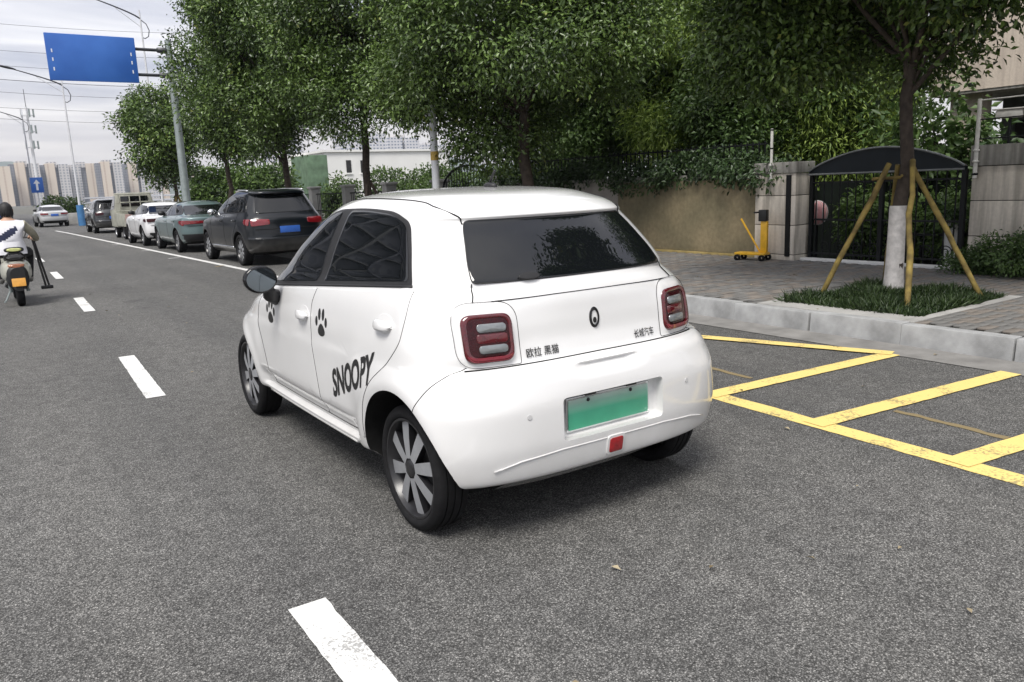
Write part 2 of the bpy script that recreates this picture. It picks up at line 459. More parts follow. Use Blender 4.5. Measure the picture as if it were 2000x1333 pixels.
M_SILVER = mat('rim_silver', (0.5, 0.51, 0.53), 0.35, 0.8, noise=0.08, nscale=20)
M_RED = mat('tail_red', (0.085, 0.003, 0.007), 0.12, coat=1.0, noise=0.25, nscale=40)
M_REDDK = mat('tail_red_dark', (0.030, 0.001, 0.003), 0.15, coat=0.2, spec=0.3, noise=0.3, nscale=60)
M_REDLT = mat('tail_red_pale', (0.24, 0.035, 0.05), 0.15, coat=1.0, noise=0.1, nscale=40)
M_CLEAR = mat('lamp_clear', (0.21, 0.225, 0.23), 0.12, 0.35, coat=1.0, noise=0.08, nscale=70)
M_CHROME = mat('chrome', (0.62, 0.63, 0.64), 0.12, 1.0, noise=0.04)
M_MIRROR = mat('mirror_glass', (0.13, 0.15, 0.165), 0.03, 1.0, noise=0.03)
M_INK = mat('sticker_black', (0.012, 0.012, 0.012), 0.45, noise=0.1)
M_BADGE = mat('badge_dark', (0.018, 0.018, 0.02), 0.3, 0.3, noise=0.1)

# ------------------------------------------------------------------ the white hatchback
def sstep(a, b, x): t = np.clip((x - a) / (b - a), 0, 1); return t * t * (3 - 2 * t)
def hero_side(y, z):
    y = np.asarray(y, float); z = np.asarray(z, float); d = 0 * y
    for yc in (0.0, 2.475):
        r = np.hypot(y - yc, z - 0.29)
        d = d + 0.012 * np.exp(-((r - 0.40) / 0.055) ** 2) * sstep(0.15, 0.3, z)
        d = d + 0.016 * np.exp(-((y - yc) / 0.42) ** 2) * np.exp(-((z - 0.66) / 0.2) ** 2)
    mid = sstep(0.38, 0.52, y) * (1 - sstep(1.92, 2.06, y))
    tuck = -0.030 * sstep(0.455, 0.385, z) * sstep(0.318, 0.345, z)
    d = d + mid * tuck - mid * 0.008 * np.exp(-((z - 0.62) / 0.14) ** 2)
    return d
def hero_rear(x, z):
    x = np.abs(np.asarray(x, float)); z = np.asarray(z, float)
    px = sstep(0.425, 0.475, x) * (1 - sstep(0.68, 0.78, x)); pz = sstep(0.785, 0.83, z) * (1 - sstep(1.01, 1.075, z))
    d = -0.008 * px * pz                                                        # lamp pods stand proud
    d = d + 0.004 * (1 - sstep(0.36, 0.44, x)) * np.exp(-((z - 0.93) / 0.085) ** 4)   # tailgate panel sits back
    d = d + 0.028 * (1 - sstep(0.10, 0.24, x)) * sstep(0.700, 0.748, z) * (1 - sstep(0.752, 0.768, z))  # finger scoop
    return d
HERO = Shell([
    # z      yr     yf     w     Lr    nr   Lf    nf
    (0.205, -0.330, 2.800, 0.680, 0.28, 2.8, 0.70, 2.3),
    (0.250, -0.395, 2.880, 0.745, 0.28, 2.9, 0.75, 2.3),
    (0.285, -0.455, 2.930, 0.786, 0.28, 3.0, 0.80, 2.3),
    (0.296, -0.492, 2.945, 0.806, 0.29, 3.0, 0.80, 2.3),
    (0.310, -0.509, 2.958, 0.815, 0.29, 3.0, 0.80, 2.3),
    (0.370, -0.524, 2.990, 0.829, 0.30, 3.1, 0.82, 2.3),
    (0.470, -0.535, 3.020, 0.838, 0.31, 3.2, 0.85, 2.3),
    (0.600, -0.535, 3.020, 0.841, 0.32, 3.1, 0.88, 2.25),
    (0.700, -0.522, 2.985, 0.837, 0.36, 2.8, 0.90, 2.2),
    (0.745, -0.505, 2.930, 0.833, 0.39, 2.8, 0.92, 2.2),
    (0.774, -0.474, 2.890, 0.827, 0.42, 2.9, 0.93, 2.2),
    (0.788, -0.420, 2.870, 0.826, 0.42, 3.1, 0.93, 2.2),
    (0.850, -0.406, 2.770, 0.822, 0.42, 3.2, 0.93, 2.2),
    (0.950, -0.398, 2.420, 0.806, 0.42, 3.1, 0.85, 2.3),
    (1.020, -0.388, 2.180, 0.786, 0.42, 2.9, 0.75, 2.5),
    (1.070, -0.374, 2.080, 0.762, 0.43, 2.65, 0.70, 2.5),
    (1.105, -0.354, 2.030, 0.740, 0.44, 2.5, 0.68, 2.5),
    (1.135, -0.335, 1.985, 0.726, 0.40, 2.55, 0.66, 2.5),
    (1.220, -0.262, 1.860, 0.695, 0.37, 2.6, 0.62, 2.5),
    (1.310, -0.182, 1.715, 0.655, 0.37, 2.65, 0.60, 2.5),
    (1.378, -0.118, 1.590, 0.622, 0.38, 2.7, 0.58, 2.5),
    (1.388, -0.122, 1.560, 0.616, 0.39, 2.7, 0.57, 2.5),
    (1.398, -0.126, 1.535, 0.611, 0.39, 2.7, 0.57, 2.5),
    (1.415, -0.112, 1.505, 0.600, 0.41, 2.7, 0.56, 2.5),
    (1.445, -0.066, 1.440, 0.577, 0.44, 2.65, 0.55, 2.5),
    (1.475,  0.020, 1.355, 0.540, 0.50, 2.6, 0.52, 2.4),
    (1.500,  0.120, 1.260, 0.480, 0.46, 2.5, 0.46, 2.3),
    (1.517,  0.290, 1.160, 0.390, 0.38, 2.3, 0.38, 2.2),
    (1.527,  0.450, 1.060, 0.260, 0.28, 2.1, 0.28, 2.1),
    (1.531,  0.600, 0.950, 0.090, 0.15, 2.0, 0.15, 2.0),
], hero_side, hero_rear, barrel=0.045, ymid=1.0)
def build_hero():
    T = thing('hatchback_car', 'white small hatchback with paw print stickers, in the middle of the road', 'car')
    v, f = HERO.mesh_geo(per=6, N=330)
    me = mesh('body', v, f, [M_WHITE, M_WELL], True)
    bm = bmesh.new(); bm.from_mesh(me); bmesh.ops.recalc_face_normals(bm, faces=bm.faces)
    bm.to_mesh(me); bm.free()
    for p in me.polygons:
        if p.normal.z < -0.9 and p.center.z < 0.24: p.material_index = 1
    cuts = [cyl_x(s * 0.50, s * 1.0, yc, 0.297, 0.372, M_WELL) for s in (-1, 1) for yc in (-0.025, 2.475)]
    cuts.append(box_mesh(-0.292, 0.292, -0.70, -0.474, 0.445, 0.636, M_WHITE, 0.026))
    me = cut(me, cuts, None)
    me.name = 'body'; me.polygons.foreach_set('use_smooth', [True] * len(me.polygons)); me.set_sharp_from_angle(angle=math.radians(38))
    link('body', me, T)
    R = HERO.rear(); F = HERO.front()
    W = [(1.80, 0.985), (0.90, 1.050), (-0.035, 1.112), (0.035, 1.24), (0.155, 1.385), (0.34, 1.430), (0.667, 1.446), (1.00, 1.440), (1.14, 1.418), (1.30, 1.345), (1.476, 1.235), (1.66, 1.10)]
    for s in (-1, 1):
        S = HERO.side(s)
        # dark window area with its seal, then the two panes
        dlo = round_poly(W, [0.05, 0.02, 0.03, 0.1, 0.06, 0.15, 0.2, 0.2, 0.12, 0.15, 0.15, 0.1], 5)
        dlo = [np.array(p) for p in dense(dlo, 0.05, True)]
        patch('window_frame', dlo, S, 0.003, M_BLACK, T, edge=0.001, cen=(0.75, 1.22))
        rear = round_poly([(0.895, 1.075), (0.0, 1.135), (0.06, 1.24), (0.175, 1.372), (0.35, 1.415), (0.667, 1.432), (0.86, 1.430)], [0.02, 0.03, 0.1, 0.06, 0.1, 0.1, 0.03], 5)
        patch('rear_side_window', dense(rear, 0.05, True), S, 0.0055, M_GLASS, T, edge=0.0045)
        frt = round_poly([(1.74, 1.012), (0.985, 1.068), (0.955, 1.428), (1.12, 1.404), (1.29, 1.333), (1.46, 1.223), (1.64, 1.09)], [0.03, 0.02, 0.03, 0.12, 0.15, 0.15, 0.1], 5)
        patch('front_side_window', dense(frt, 0.05, True), S, 0.0055, M_GLASS, T, edge=0.0045)
        # belt strip
        surf_tube('belt_trim', dense([(1.80, 0.988), (0.9, 1.053), (-0.03, 1.116)], 0.08), S, 0.006, M_BLACK, T, off=0.001)
        # doors with their gaps
        sp = smooth_path([(0.955, 1.035), (0.992, 0.93), (0.99, 0.79), (0.945, 0.60), (0.90, 0.44), (0.885, 0.365)], 6)
        rr = smooth_path([(-0.05, 1.100), (-0.075, 1.00), (-0.060, 0.90), (0.045, 0.78), (0.20, 0.665), (0.295, 0.54), (0.338, 0.42), (0.345, 0.365)], 6)
        ff = smooth_path([(1.84, 0.975), (1.96, 0.87), (1.97, 0.75), (1.90, 0.6), (1.84, 0.48), (1.80, 0.365)], 6)
        rdoor = list(sp) + list(rr[::-1]); fdoor = list(ff) + list(sp[::-1])
        dr = patch('rear_door', dense(rdoor, 0.05, True), S, 0.0012, M_WHITE, T, edge=-0.004, rings=(1.0, 0.992, 0.98, 0.95, 0.9, 0.84, 0.77, 0.69, 0.6, 0.5, 0.39, 0.27, 0.14), cen=(0.45, 0.74))
        df = patch('front_door', dense(fdoor, 0.05, True), S, 0.0012, M_WHITE, T, edge=-0.004, rings=(1.0, 0.992, 0.98, 0.95, 0.9, 0.84, 0.77, 0.69, 0.6, 0.5, 0.39, 0.27, 0.14), cen=(1.35, 0.70))
        for d, pth in ((dr, list(rr) + [(0.62, 0.363), (0.885, 0.365)]), (df, list(sp)), (df, list(ff) + [(1.3, 0.366), (0.885, 0.365)])):
            surf_tube('door_gap', dense(pth, 0.05), S, 0.0014, M_GAP, d, off=0.0004)
        for d, (hy, hz) in ((dr, (0.10, 0.945)), (df, (1.10, 0.885))):
            # bowl behind the grip and the grip itself
            patch('handle_bowl', [(hy + 0.082 * math.cos(t), hz + 0.004 + 0.043 * math.sin(t)) for t in np.linspace(0, 2 * math.pi, 28, endpoint=False)], S, 0.0022, M_WHITE, d, edge=0.0008)
            n = 15; gv = []; gf = []
            for i in range(n):
                t = -1 + 2 * i / (n - 1); hw = 0.024 * math.sqrt(max(0.02, 1 - t ** 4)); oo = 0.004 + 0.026 * math.sqrt(max(0.0, 1 - t * t))
                for k in range(10):
                    a = 2 * math.pi * k / 10
                    gv.append(S(hy + 0.078 * t, hz - 0.006 + hw * math.sin(a), oo + 0.009 * math.cos(a)))
            for i in range(n - 1):
                for k in range(10): gf.append((i * 10 + k, i * 10 + (k + 1) % 10, (i + 1) * 10 + (k + 1) % 10, (i + 1) * 10 + k))
            gf += [tuple(range(10)), tuple((n - 1) * 10 + k for k in range(10))]
            obj('handle', gv, gf, M_WHITE, d)
        # sill strip
        surf_tube('sill_strip', dense([(0.50, 0.300), (1.0, 0.300), (1.90, 0.300)], 0.08), S, 0.011, M_WHITE, T, off=-0.005)
        # bumper joint behind the rear wheel, charging flap free side
        surf_tube('bumper_gap', smooth_path([(-0.335, 0.795), (-0.32, 0.765), (-0.27, 0.70), (-0.22, 0.63), (-0.205, 0.60)], 5), S, 0.0018, M_GAP, T, off=0.0003)
        # mirror
        mc = Vector((s * 0.925, 1.475, 1.055))
        hv, hf = ellipsoid((0, 0, 0), (0.098, 0.062, 0.080)); hv = [Vector(p) for p in hv]
        mv = []
        for p in hv:
            q = Vector(p); q.y = max(q.y, -0.018); mv.append(q + mc)
        mir = obj('side_mirror', mv, hf, M_GLOSSBLK, T)
        gl = [(mc.x + 0.084 * math.cos(t), mc.y - 0.021, mc.z + 0.068 * math.sin(t)) for t in np.linspace(0, 2 * math.pi, 32, endpoint=False)]
        obj('mirror_glass', gl, [tuple(range(32))], M_MIRROR, mir, smooth=False)
        sh = [(0.100 * math.sin(a) * math.cos(b), max(0.0, 0.064 * math.sin(a) * math.sin(b)), 0.082 * math.cos(a)) for a in np.linspace(0, math.pi, 13) for b in np.linspace(0.28, math.pi - 0.28, 14)]
        obj('mirror_cap', [Vector(p) + mc for p in sh], [(i * 14 + j, i * 14 + j + 1, (i + 1) * 14 + j + 1, (i + 1) * 14 + j) for i in range(12) for j in range(13)], M_WHITE, mir)
        root = Vector(S(1.62, 0.955, -0.01))
        obj('mirror_arm', *tube_geo([mc + Vector((-s * 0.045, 0.02, -0.05)), (mc + root) / 2 + Vector((s * 0.01, -0.03, -0.045)), root + Vector((0, -0.02, -0.03))], [0.030, 0.042, 0.050], 10), M_BLACK, mir)
        # paw prints, one on each door of the near side
        if s < 0:
            for d, (py, pz, k, rot) in ((dr, (0.835, 0.862, 1.0, 0.05)), (df, (1.70, 0.832, 1.05, -0.05))):
                pads = [(0, -0.026, 0.030, 0.026), (-0.042, 0.008, 0.011, 0.020), (-0.017, 0.036, 0.012, 0.024), (0.016, 0.036, 0.012, 0.024), (0.042, 0.006, 0.011, 0.020)]
                for (a, b, ra, rb) in pads:
                    pl = []
                    for t in np.linspace(0, 2 * math.pi, 20, endpoint=False):
                        ca, sb = ra * math.cos(t), rb * math.sin(t)
                        if a == 0: ca *= 1.0 - 0.35 * math.sin(t); 
                        u_, w_ = (a + ca) * k * 1.55, (b + sb) * 1.3 * k
                        pl.append((py - u_ * math.cos(rot) + w_ * math.sin(rot), pz + w_ * math.cos(rot) + u_ * math.sin(rot)))
                    patch('paw_print', pl, S, 0.0022, M_INK, d, edge=0.0018, rings=(1, 0.6))
            tv, tf = text_mesh('SNOOPY', 0.155, 0.0055)
            xs = [p[0] for p in tv]; k = 0.56 / (max(xs) - min(xs)); rot = math.radians(18)
            ov = [S(0.44 - (p[0] * k * math.cos(rot) - 0 * p[1]), 0.645 + p[1] * 1.25 + p[0] * k * math.sin(rot), 0.0030) for p in tv]
            obj('lettering', ov, tf, M_INK, dr, smooth=False)
        # rear shoulder gap from window corner to the lamp pod
        wheel(T, s * 0.702, 0.0, 0.290, 0.290, 0.168, 'flat', s, 0, 0.230, 8, M_RIMDARK, M_RIMDARK, M_ALU)
        wheel(T, s * 0.702, 2.475, 0.290, 0.290, 0.168, 'flat', s, 0.02 * s, 0.230, 8, M_RIMDARK, M_RIMDARK, M_ALU)
        # ---- tail lamp
        cx = s * 0.543
        lamp = patch('tail_light', rrect(cx, 0.909, 0.108, 0.100, 0.050, 8), R, 0.004, M_REDDK, T, edge=-0.004)
        ring_patch('lamp_rim', rrect(cx, 0.909, 0.108, 0.100, 0.050, 8), rrect(cx, 0.912, 0.087, 0.080, 0.042, 8), R, 0.002, 0.005, M_RED, lamp, mid=0.014)
        lowp = [p for p in rrect(cx, 0.909, 0.101, 0.093, 0.048, 8) if p[1] < 0.849]
        upp = [(cx + (p[0] - cx) * 0.86, 0.839 + (p[1] - 0.839) * 0.25) for p in lowp]
        mv = [R(p[0], p[1], 0.0125) for p in lowp] + [R(p[0], p[1], 0.0145) for p in upp]; nn = len(lowp)
        order = sorted(range(nn), key=lambda i: lowp[i][0])
        obj('lamp_lower_reflection', mv, [(order[i], order[i + 1], nn + order[i + 1], nn + order[i]) for i in range(nn - 1)], M_REDLT, lamp)  # pale red strip paints a reflection along the lamp's lower edge
        for k_, (bz, mm) in enumerate(((0.953, M_CLEAR), (0.865, M_CLEAR))):
            patch('lamp_bar', rrect(cx - s * 0.012, bz, 0.061, 0.0170, 0.016, 6), R, 0.010, mm, lamp, edge=0.003, dome=0.004)
        patch('lamp_band', rrect(cx - s * 0.012, 0.909, 0.066, 0.020, 0.016, 6), R, 0.006, M_RED, lamp, edge=0.003, dome=0.003)
        # pod outline
        pod = round_poly([(s * 0.682, 0.789), (s * 0.408, 0.789), (s * 0.408, 1.056), (s * 0.682, 1.056)], [0.09, 0.012, 0.085, 0.10], 10)
        surf_tube('pod_gap', [p for p in dense(pod, 0.03, True)] + [pod[0]], R, 0.0012, M_GAP, T, off=0.0002)
        surf_tube('tailgate_gap', smooth_path([(s * 0.545, 1.128), (s * 0.556, 1.09), (s * 0.574, 1.058)], 4), R, 0.0026, M_GAP, T, off=0.0003)
        # roof joint: along the roof edge, then down beside the tailgate to the glass
        pts = [S(a, b, 0.0003) for a, b in smooth_path([(1.15, 1.478), (0.8, 1.490), (0.4, 1.482), (0.22, 1.468), (0.10, 1.445)], 5)]
        pts += [R(s * a, b, 0.0006) for a, b in smooth_path([(0.475, 1.410), (0.462, 1.392), (0.460, 1.370)], 3)]
        obj('roof_gap', *tube_geo(pts, 0.0035, 6), M_GAP, T)
    # ---- rear glass and tailgate details
    g = round_poly([(-0.545, 1.128), (0.545, 1.128), (0.530, 1.20), (0.47, 1.345), (0.445, 1.384), (-0.445, 1.384), (-0.47, 1.345), (-0.530, 1.20)], [0.025, 0.025, 0.05, 0.05, 0.02, 0.02, 0.05, 0.05], 5)
    gd = dense(g, 0.04, True)
    patch('rear_window', gd, R, 0.0042, M_GLASS, T, edge=0.003, rings=(1.0, 0.99, 0.96, 0.92, 0.87, 0.81, 0.74, 0.66, 0.57, 0.47, 0.36, 0.24, 0.12), cen=(0, 1.25))
    surf_tube('window_seal', list(gd) + [gd[0]], R, 0.0030, M_BLACK, T, off=0.0015)
    surf_tube('tailgate_gap', dense([(-0.50, 1.056), (-0.2, 1.060), (0.2, 1.060), (0.50, 1.056)], 0.04), R, 0.0020, M_GAP, T, off=0.0003)
    surf_tube('tailgate_gap', dense([(-0.66, 0.783), (-0.4, 0.784), (0, 0.785), (0.4, 0.784), (0.66, 0.783)], 0.04), R, 0.0045, M_GAP, T, off=-0.001)
    surf_tube('bumper_crease', dense([(-0.62, 0.372), (-0.5, 0.398), (-0.3, 0.412), (0.3, 0.412), (0.5, 0.398), (0.62, 0.372)], 0.04), R, 0.003, M_WHITE, T, off=0.0)
    # wiper stub at the glass foot
    patch('wiper_base', [(-0.30 + 0.05 * math.cos(t), 1.137 + 0.012 * math.sin(t)) for t in np.linspace(0, 2 * math.pi, 16, endpoint=False)], R, 0.018, M_BLACK, T, edge=0.002)
    # emblem: an upright oval ring with a stem
    ez = 0.934
    el = [(0.030 * math.cos(t), ez + 0.047 * math.sin(t)) for t in np.linspace(0, 2 * math.pi, 36, endpoint=False)]
    ei = [(0.017 * math.cos(t), ez + 0.033 * math.sin(t)) for t in np.linspace(0, 2 * math.pi, 36, endpoint=False)]
    em = ring_patch('emblem', el, ei, R, 0.001, 0.003, M_BADGE, T, mid=0.008)
    patch('emblem_core', [(0.009 * math.cos(t), ez - 0.012 + 0.013 * math.sin(t)) for t in np.linspace(0, 2 * math.pi, 16, endpoint=False)], R, 0.005, M_BADGE, em, edge=0.001)
    for s_, xc, wd in (('欧拉 黑猫', -0.300, 0.165), ('长城汽车', 0.292, 0.130)):
        tv, tf = text_mesh(s_, 0.05, 0.0005); xs = [p[0] for p in tv]; k = wd / (max(xs) - min(xs)); xm = (max(xs) + min(xs)) / 2
        ym = (max(p[1] for p in tv) + min(p[1] for p in tv)) / 2
        obj('badge_lettering', [R(xc + (p[0] - xm) * k, 0.826 + (p[1] - ym) * 0.85, 0.004) for p in tv], tf, M_BADGE, T, smooth=False)
    # number plate in its recess
    py = -0.487
    pl = MB().box(-0.235, 0.235, py - 0.004, py + 0.002, 0.470, 0.606).build('number_plate', M_PLATE, T, bevel=0.006)
    MB().box(-0.243, 0.243, py + 0.001, py + 0.006, 0.462, 0.614).build('plate_holder', M_CHROME, pl, bevel=0.004)
    for x in (-0.125, 0.125):
        pts, fs = ellipsoid((x, py - 0.006, 0.594), (0.009, 0.004, 0.009), 12, 8); obj('plate_screw', pts, fs, M_BADGE, pl)
    for x in (-0.12, 0.12): MB().box(x - 0.03, x + 0.03, py - 0.02, py, 0.617, 0.628).build('plate_lamp', M_BLACK, pl, bevel=0.003)
    # central fog lamp
    patch('fog_lamp_surround', rrect(0.0, 0.372, 0.052, 0.047, 0.02, 6), R, 0.006, M_WHITE, T, edge=-0.002)
    patch('fog_lamp', rrect(0.0, 0.372, 0.038, 0.034, 0.01, 5), R, 0.010, mat('fog_red', (0.30, 0.008, 0.012), 0.08, coat=1.0, noise=0.3, nscale=50), T, edge=0.004, dome=0.003)
    for x in (-0.46, 0.46):
        patch('parking_sensor', [(x + 0.011 * math.cos(t), 0.585 + 0.011 * math.sin(t)) for t in np.linspace(0, 2 * math.pi, 14, endpoint=False)], R, 0.0015, mat('sensor_grey', (0.55, 0.55, 0.55), 0.4, noise=0.05), T, edge=-0.001)
    # front: windscreen and round headlamps
    ws = round_poly([(-0.60, 1.10), (0.60, 1.10), (0.50, 1.385), (-0.50, 1.385)], 0.05, 5)
    patch('windscreen', dense(ws, 0.06, True), F, 0.004, M_GLASS, T, edge=-0.001, cen=(0, 1.24))
    for x in (-0.55, 0.55):
        patch('headlight', [(x + 0.10 * math.cos(t), 0.70 + 0.10 * math.sin(t)) for t in np.linspace(0, 2 * math.pi, 28, endpoint=False)], F, 0.008, M_CLEAR, T, edge=-0.002, dome=0.015)
    MB().box(-0.24, 0.24, 3.02, 3.04, 0.42, 0.54).build('front_plate', M_PLATE, T, bevel=0.004)
    # roof antenna
    a0 = Vector((0.0, 0.42, 1.524))
    an = obj('roof_antenna', *ellipsoid((a0.x, a0.y, a0.z + 0.006), (0.026, 0.055, 0.020), 16, 8), M_BLACK, T)
    obj('antenna_rod', *tube_geo([a0 + Vector((0, 0.01, 0.012)), a0 + Vector((0, -0.05, 0.085))], [0.008, 0.006], 6), M_BLACK, an)
    # underbody pieces that show below the bumper
    MB().box(-0.60, 0.60, -0.22, 2.5, 0.185, 0.235).build('underbody', M_WELL, T, bevel=0.02)
    MB().tube([(-0.62, 0.0, 0.27), (0.62, 0.0, 0.27)], 0.035, 10).build('rear_axle', M_WELL, T, smooth=True)
    return T
def plate_material():
    m = mat('green_plate', (0.12, 0.5, 0.33), 0.35, coat=0.3)
    N, L, b = nodes_of(m); tc = N.new('ShaderNodeTexCoord')
    sp = N.new('ShaderNodeSeparateXYZ'); L.new(tc.outputs['Object'], sp.inputs[0])
    mr = N.new('ShaderNodeMapRange'); L.new(sp.outputs[2], mr.inputs[0]); mr.inputs[1].default_value = 0.47; mr.inputs[2].default_value = 0.61
    r = N.new('ShaderNodeValToRGB'); L.new(mr.outputs[0], r.inputs[0])
    r.color_ramp.elements[0].position = 0.0; r.color_ramp.elements[0].color = (0.07, 0.42, 0.25, 1)
    r.color_ramp.elements[1].position = 1.0; r.color_ramp.elements[1].color = (0.62, 0.72, 0.66, 1)
    e = r.color_ramp.elements.new(0.5); e.color = (0.07, 0.40, 0.25, 1)
    e = r.color_ramp.elements.new(0.78); e.color = (0.30, 0.58, 0.46, 1)
    t = N.new('ShaderNodeTexNoise'); t.inputs['Scale'].default_value = 9; L.new(tc.outputs['Object'], t.inputs['Vector'])
    mx = N.new('ShaderNodeMixRGB'); mx.blend_type = 'MULTIPLY'; mx.inputs[0].default_value = 0.35; L.new(r.outputs[0], mx.inputs[1]); L.new(t.outputs['Fac'], mx.inputs[2])
    L.new(mx.outputs[0], b.inputs['Base Color'])
    return m
M_PLATE = plate_material()
build_hero()
# ------------------------------------------------------------------ ground, road, kerb, pavement
def asphalt():
    m = mat('asphalt', (0.11, 0.11, 0.108), 0.86, spec=0.35)
    N, L, b = nodes_of(m); tc = N.new('ShaderNodeTexCoord')
    def noise(sc, det=3):
        t = N.new('ShaderNodeTexNoise'); t.inputs['Scale'].default_value = sc; t.inputs['Detail'].default_value = det; L.new(tc.outputs['Object'], t.inputs['Vector']); return t
    vo = N.new('ShaderNodeTexVoronoi'); vo.inputs['Scale'].default_value = 185; vo.inputs['Randomness'].default_value = 1; L.new(tc.outputs['Object'], vo.inputs['Vector'])
    sep = N.new('ShaderNodeSeparateColor'); L.new(vo.outputs['Color'], sep.inputs[0])
    r1 = N.new('ShaderNodeValToRGB'); L.new(sep.outputs[0], r1.inputs[0])
    cr = r1.color_ramp; cr.elements[0].position = 0.0; cr.elements[0].color = (0.050, 0.050, 0.049, 1)
    cr.elements[1].position = 1.0; cr.elements[1].color = (0.34, 0.335, 0.325, 1)
    for p, c in ((0.35, 0.092), (0.62, 0.145), (0.88, 0.205)): e = cr.elements.new(p); e.color = (c, c * 0.995, c * 0.975, 1)
    # binder between the stones
    rd = N.new('ShaderNodeValToRGB'); L.new(vo.outputs['Distance'], rd.inputs[0])
    rd.color_ramp.elements[0].position = 0.30; rd.color_ramp.elements[0].color = (1, 1, 1, 1)
    rd.color_ramp.elements[1].position = 0.62; rd.color_ramp.elements[1].color = (0.42, 0.42, 0.42, 1)
    m1 = N.new('ShaderNodeMixRGB'); m1.blend_type = 'MULTIPLY'; m1.inputs[0].default_value = 1; L.new(r1.outputs[0], m1.inputs[1]); L.new(rd.outputs[0], m1.inputs[2])
    # wear: broad lighter and darker areas, wheel tracks, tyre dust
    n2 = noise(0.35, 5); r2 = N.new('ShaderNodeValToRGB'); L.new(n2.outputs['Fac'], r2.inputs[0])
    r2.color_ramp.elements[0].position = 0.3; r2.color_ramp.elements[0].color = (1.0, 1.0, 0.995, 1); r2.color_ramp.elements[1].position = 0.7; r2.color_ramp.elements[1].color = (1.30, 1.30, 1.285, 1)
    n3 = noise(9, 4); r3 = N.new('ShaderNodeValToRGB'); L.new(n3.outputs['Fac'], r3.inputs[0])
    r3.color_ramp.elements[0].position = 0.35; r3.color_ramp.elements[0].color = (0.86, 0.86, 0.86, 1); r3.color_ramp.elements[1].position = 0.65; r3.color_ramp.elements[1].color = (1.1, 1.1, 1.1, 1)
    m2 = N.new('ShaderNodeMixRGB'); m2.blend_type = 'MULTIPLY'; m2.inputs[0].default_value = 1; L.new(m1.outputs[0], m2.inputs[1]); L.new(r2.outputs[0], m2.inputs[2])
    m3 = N.new('ShaderNodeMixRGB'); m3.blend_type = 'MULTIPLY'; m3.inputs[0].default_value = 1; L.new(m2.outputs[0], m3.inputs[1]); L.new(r3.outputs[0], m3.inputs[2])
    # long bands along the lane and a few oil stains
    mp = N.new('ShaderNodeMapping'); mp.inputs['Scale'].default_value = (1.5, 0.07, 1); L.new(tc.outputs['Object'], mp.inputs[0])
    n4 = N.new('ShaderNodeTexNoise'); n4.inputs['Scale'].default_value = 0.8; n4.inputs['Detail'].default_value = 6; L.new(mp.outputs[0], n4.inputs['Vector'])
    r4 = N.new('ShaderNodeValToRGB'); L.new(n4.outputs['Fac'], r4.inputs[0]); r4.color_ramp.elements[0].position = 0.35; r4.color_ramp.elements[0].color = (0.88, 0.88, 0.88, 1); r4.color_ramp.elements[1].position = 0.62; r4.color_ramp.elements[1].color = (1.12, 1.11, 1.09, 1)
    n5 = noise(1.9, 6); r5 = N.new('ShaderNodeValToRGB'); L.new(n5.outputs['Fac'], r5.inputs[0]); r5.color_ramp.elements[0].position = 0.27; r5.color_ramp.elements[0].color = (0.70, 0.70, 0.71, 1); r5.color_ramp.elements[1].position = 0.36; r5.color_ramp.elements[1].color = (1, 1, 1, 1)
    for rr_ in (r4, r5):
        mm_ = N.new('ShaderNodeMixRGB'); mm_.blend_type = 'MULTIPLY'; mm_.inputs[0].default_value = 1; L.new(m3.outputs[0], mm_.inputs[1]); L.new(rr_.outputs[0], mm_.inputs[2]); m3 = mm_
    L.new(m3.outputs[0], b.inputs['Base Color'])
    inv = N.new('ShaderNodeMath'); inv.operation = 'SUBTRACT'; inv.inputs[0].default_value = 1; L.new(vo.outputs['Distance'], inv.inputs[1])
    hm = N.new('ShaderNodeMath'); hm.operation = 'MULTIPLY'; L.new(inv.outputs[0], hm.inputs[0]); L.new(sep.outputs[1], hm.inputs[1])
    bp = N.new('ShaderNodeBump'); bp.inputs['Strength'].default_value = 0.55; bp.inputs['Distance'].default_value = 0.006; L.new(hm.outputs[0], bp.inputs['Height']); L.new(bp.outputs[0], b.inputs['Normal'])
    return m
def worn_paint(name, c, wear=0.45, scale=90, wear2=None):
    """road paint rubbed through to the asphalt in places"""
    m = mat(name, c, 0.7, spec=0.3)
    N, L, b = nodes_of(m); tc = N.new('ShaderNodeTexCoord')
    t = N.new('ShaderNodeTexNoise'); t.inputs['Scale'].default_value = scale; t.inputs['Detail'].default_value = 3; L.new(tc.outputs['Object'], t.inputs['Vector'])
    t2 = N.new('ShaderNodeTexNoise'); t2.inputs['Scale'].default_value = 3.5; t2.inputs['Detail'].default_value = 5; L.new(tc.outputs['Object'], t2.inputs['Vector'])
    ad = N.new('ShaderNodeMath'); ad.operation = 'ADD'; L.new(t.outputs['Fac'], ad.inputs[0]); L.new(t2.outputs['Fac'], ad.inputs[1])
    r = N.new('ShaderNodeValToRGB'); L.new(ad.outputs[0], r.inputs[0]); r.color_ramp.elements[0].position = wear; r.color_ramp.elements[1].position = wear + 0.10
    r.color_ramp.elements[0].color = (*[x * 0.42 + 0.05 for x in c], 1); r.color_ramp.elements[1].color = (*c, 1)
    L.new(r.outputs[0], b.inputs['Base Color'])
    bp = N.new('ShaderNodeBump'); bp.inputs['Strength'].default_value = 0.4; bp.inputs['Distance'].default_value = 0.004; L.new(t.outputs['Fac'], bp.inputs['Height']); L.new(bp.outputs[0], b.inputs['Normal'])
    return m
M_ASPH = asphalt()
M_EARTH = mat('earth', (0.10, 0.10, 0.085), 0.95, noise=0.3, nscale=0.2)
M_CONC = mat('concrete', (0.33, 0.325, 0.31), 0.88, noise=0.18, nscale=3, bump=0.25, bscale=70)
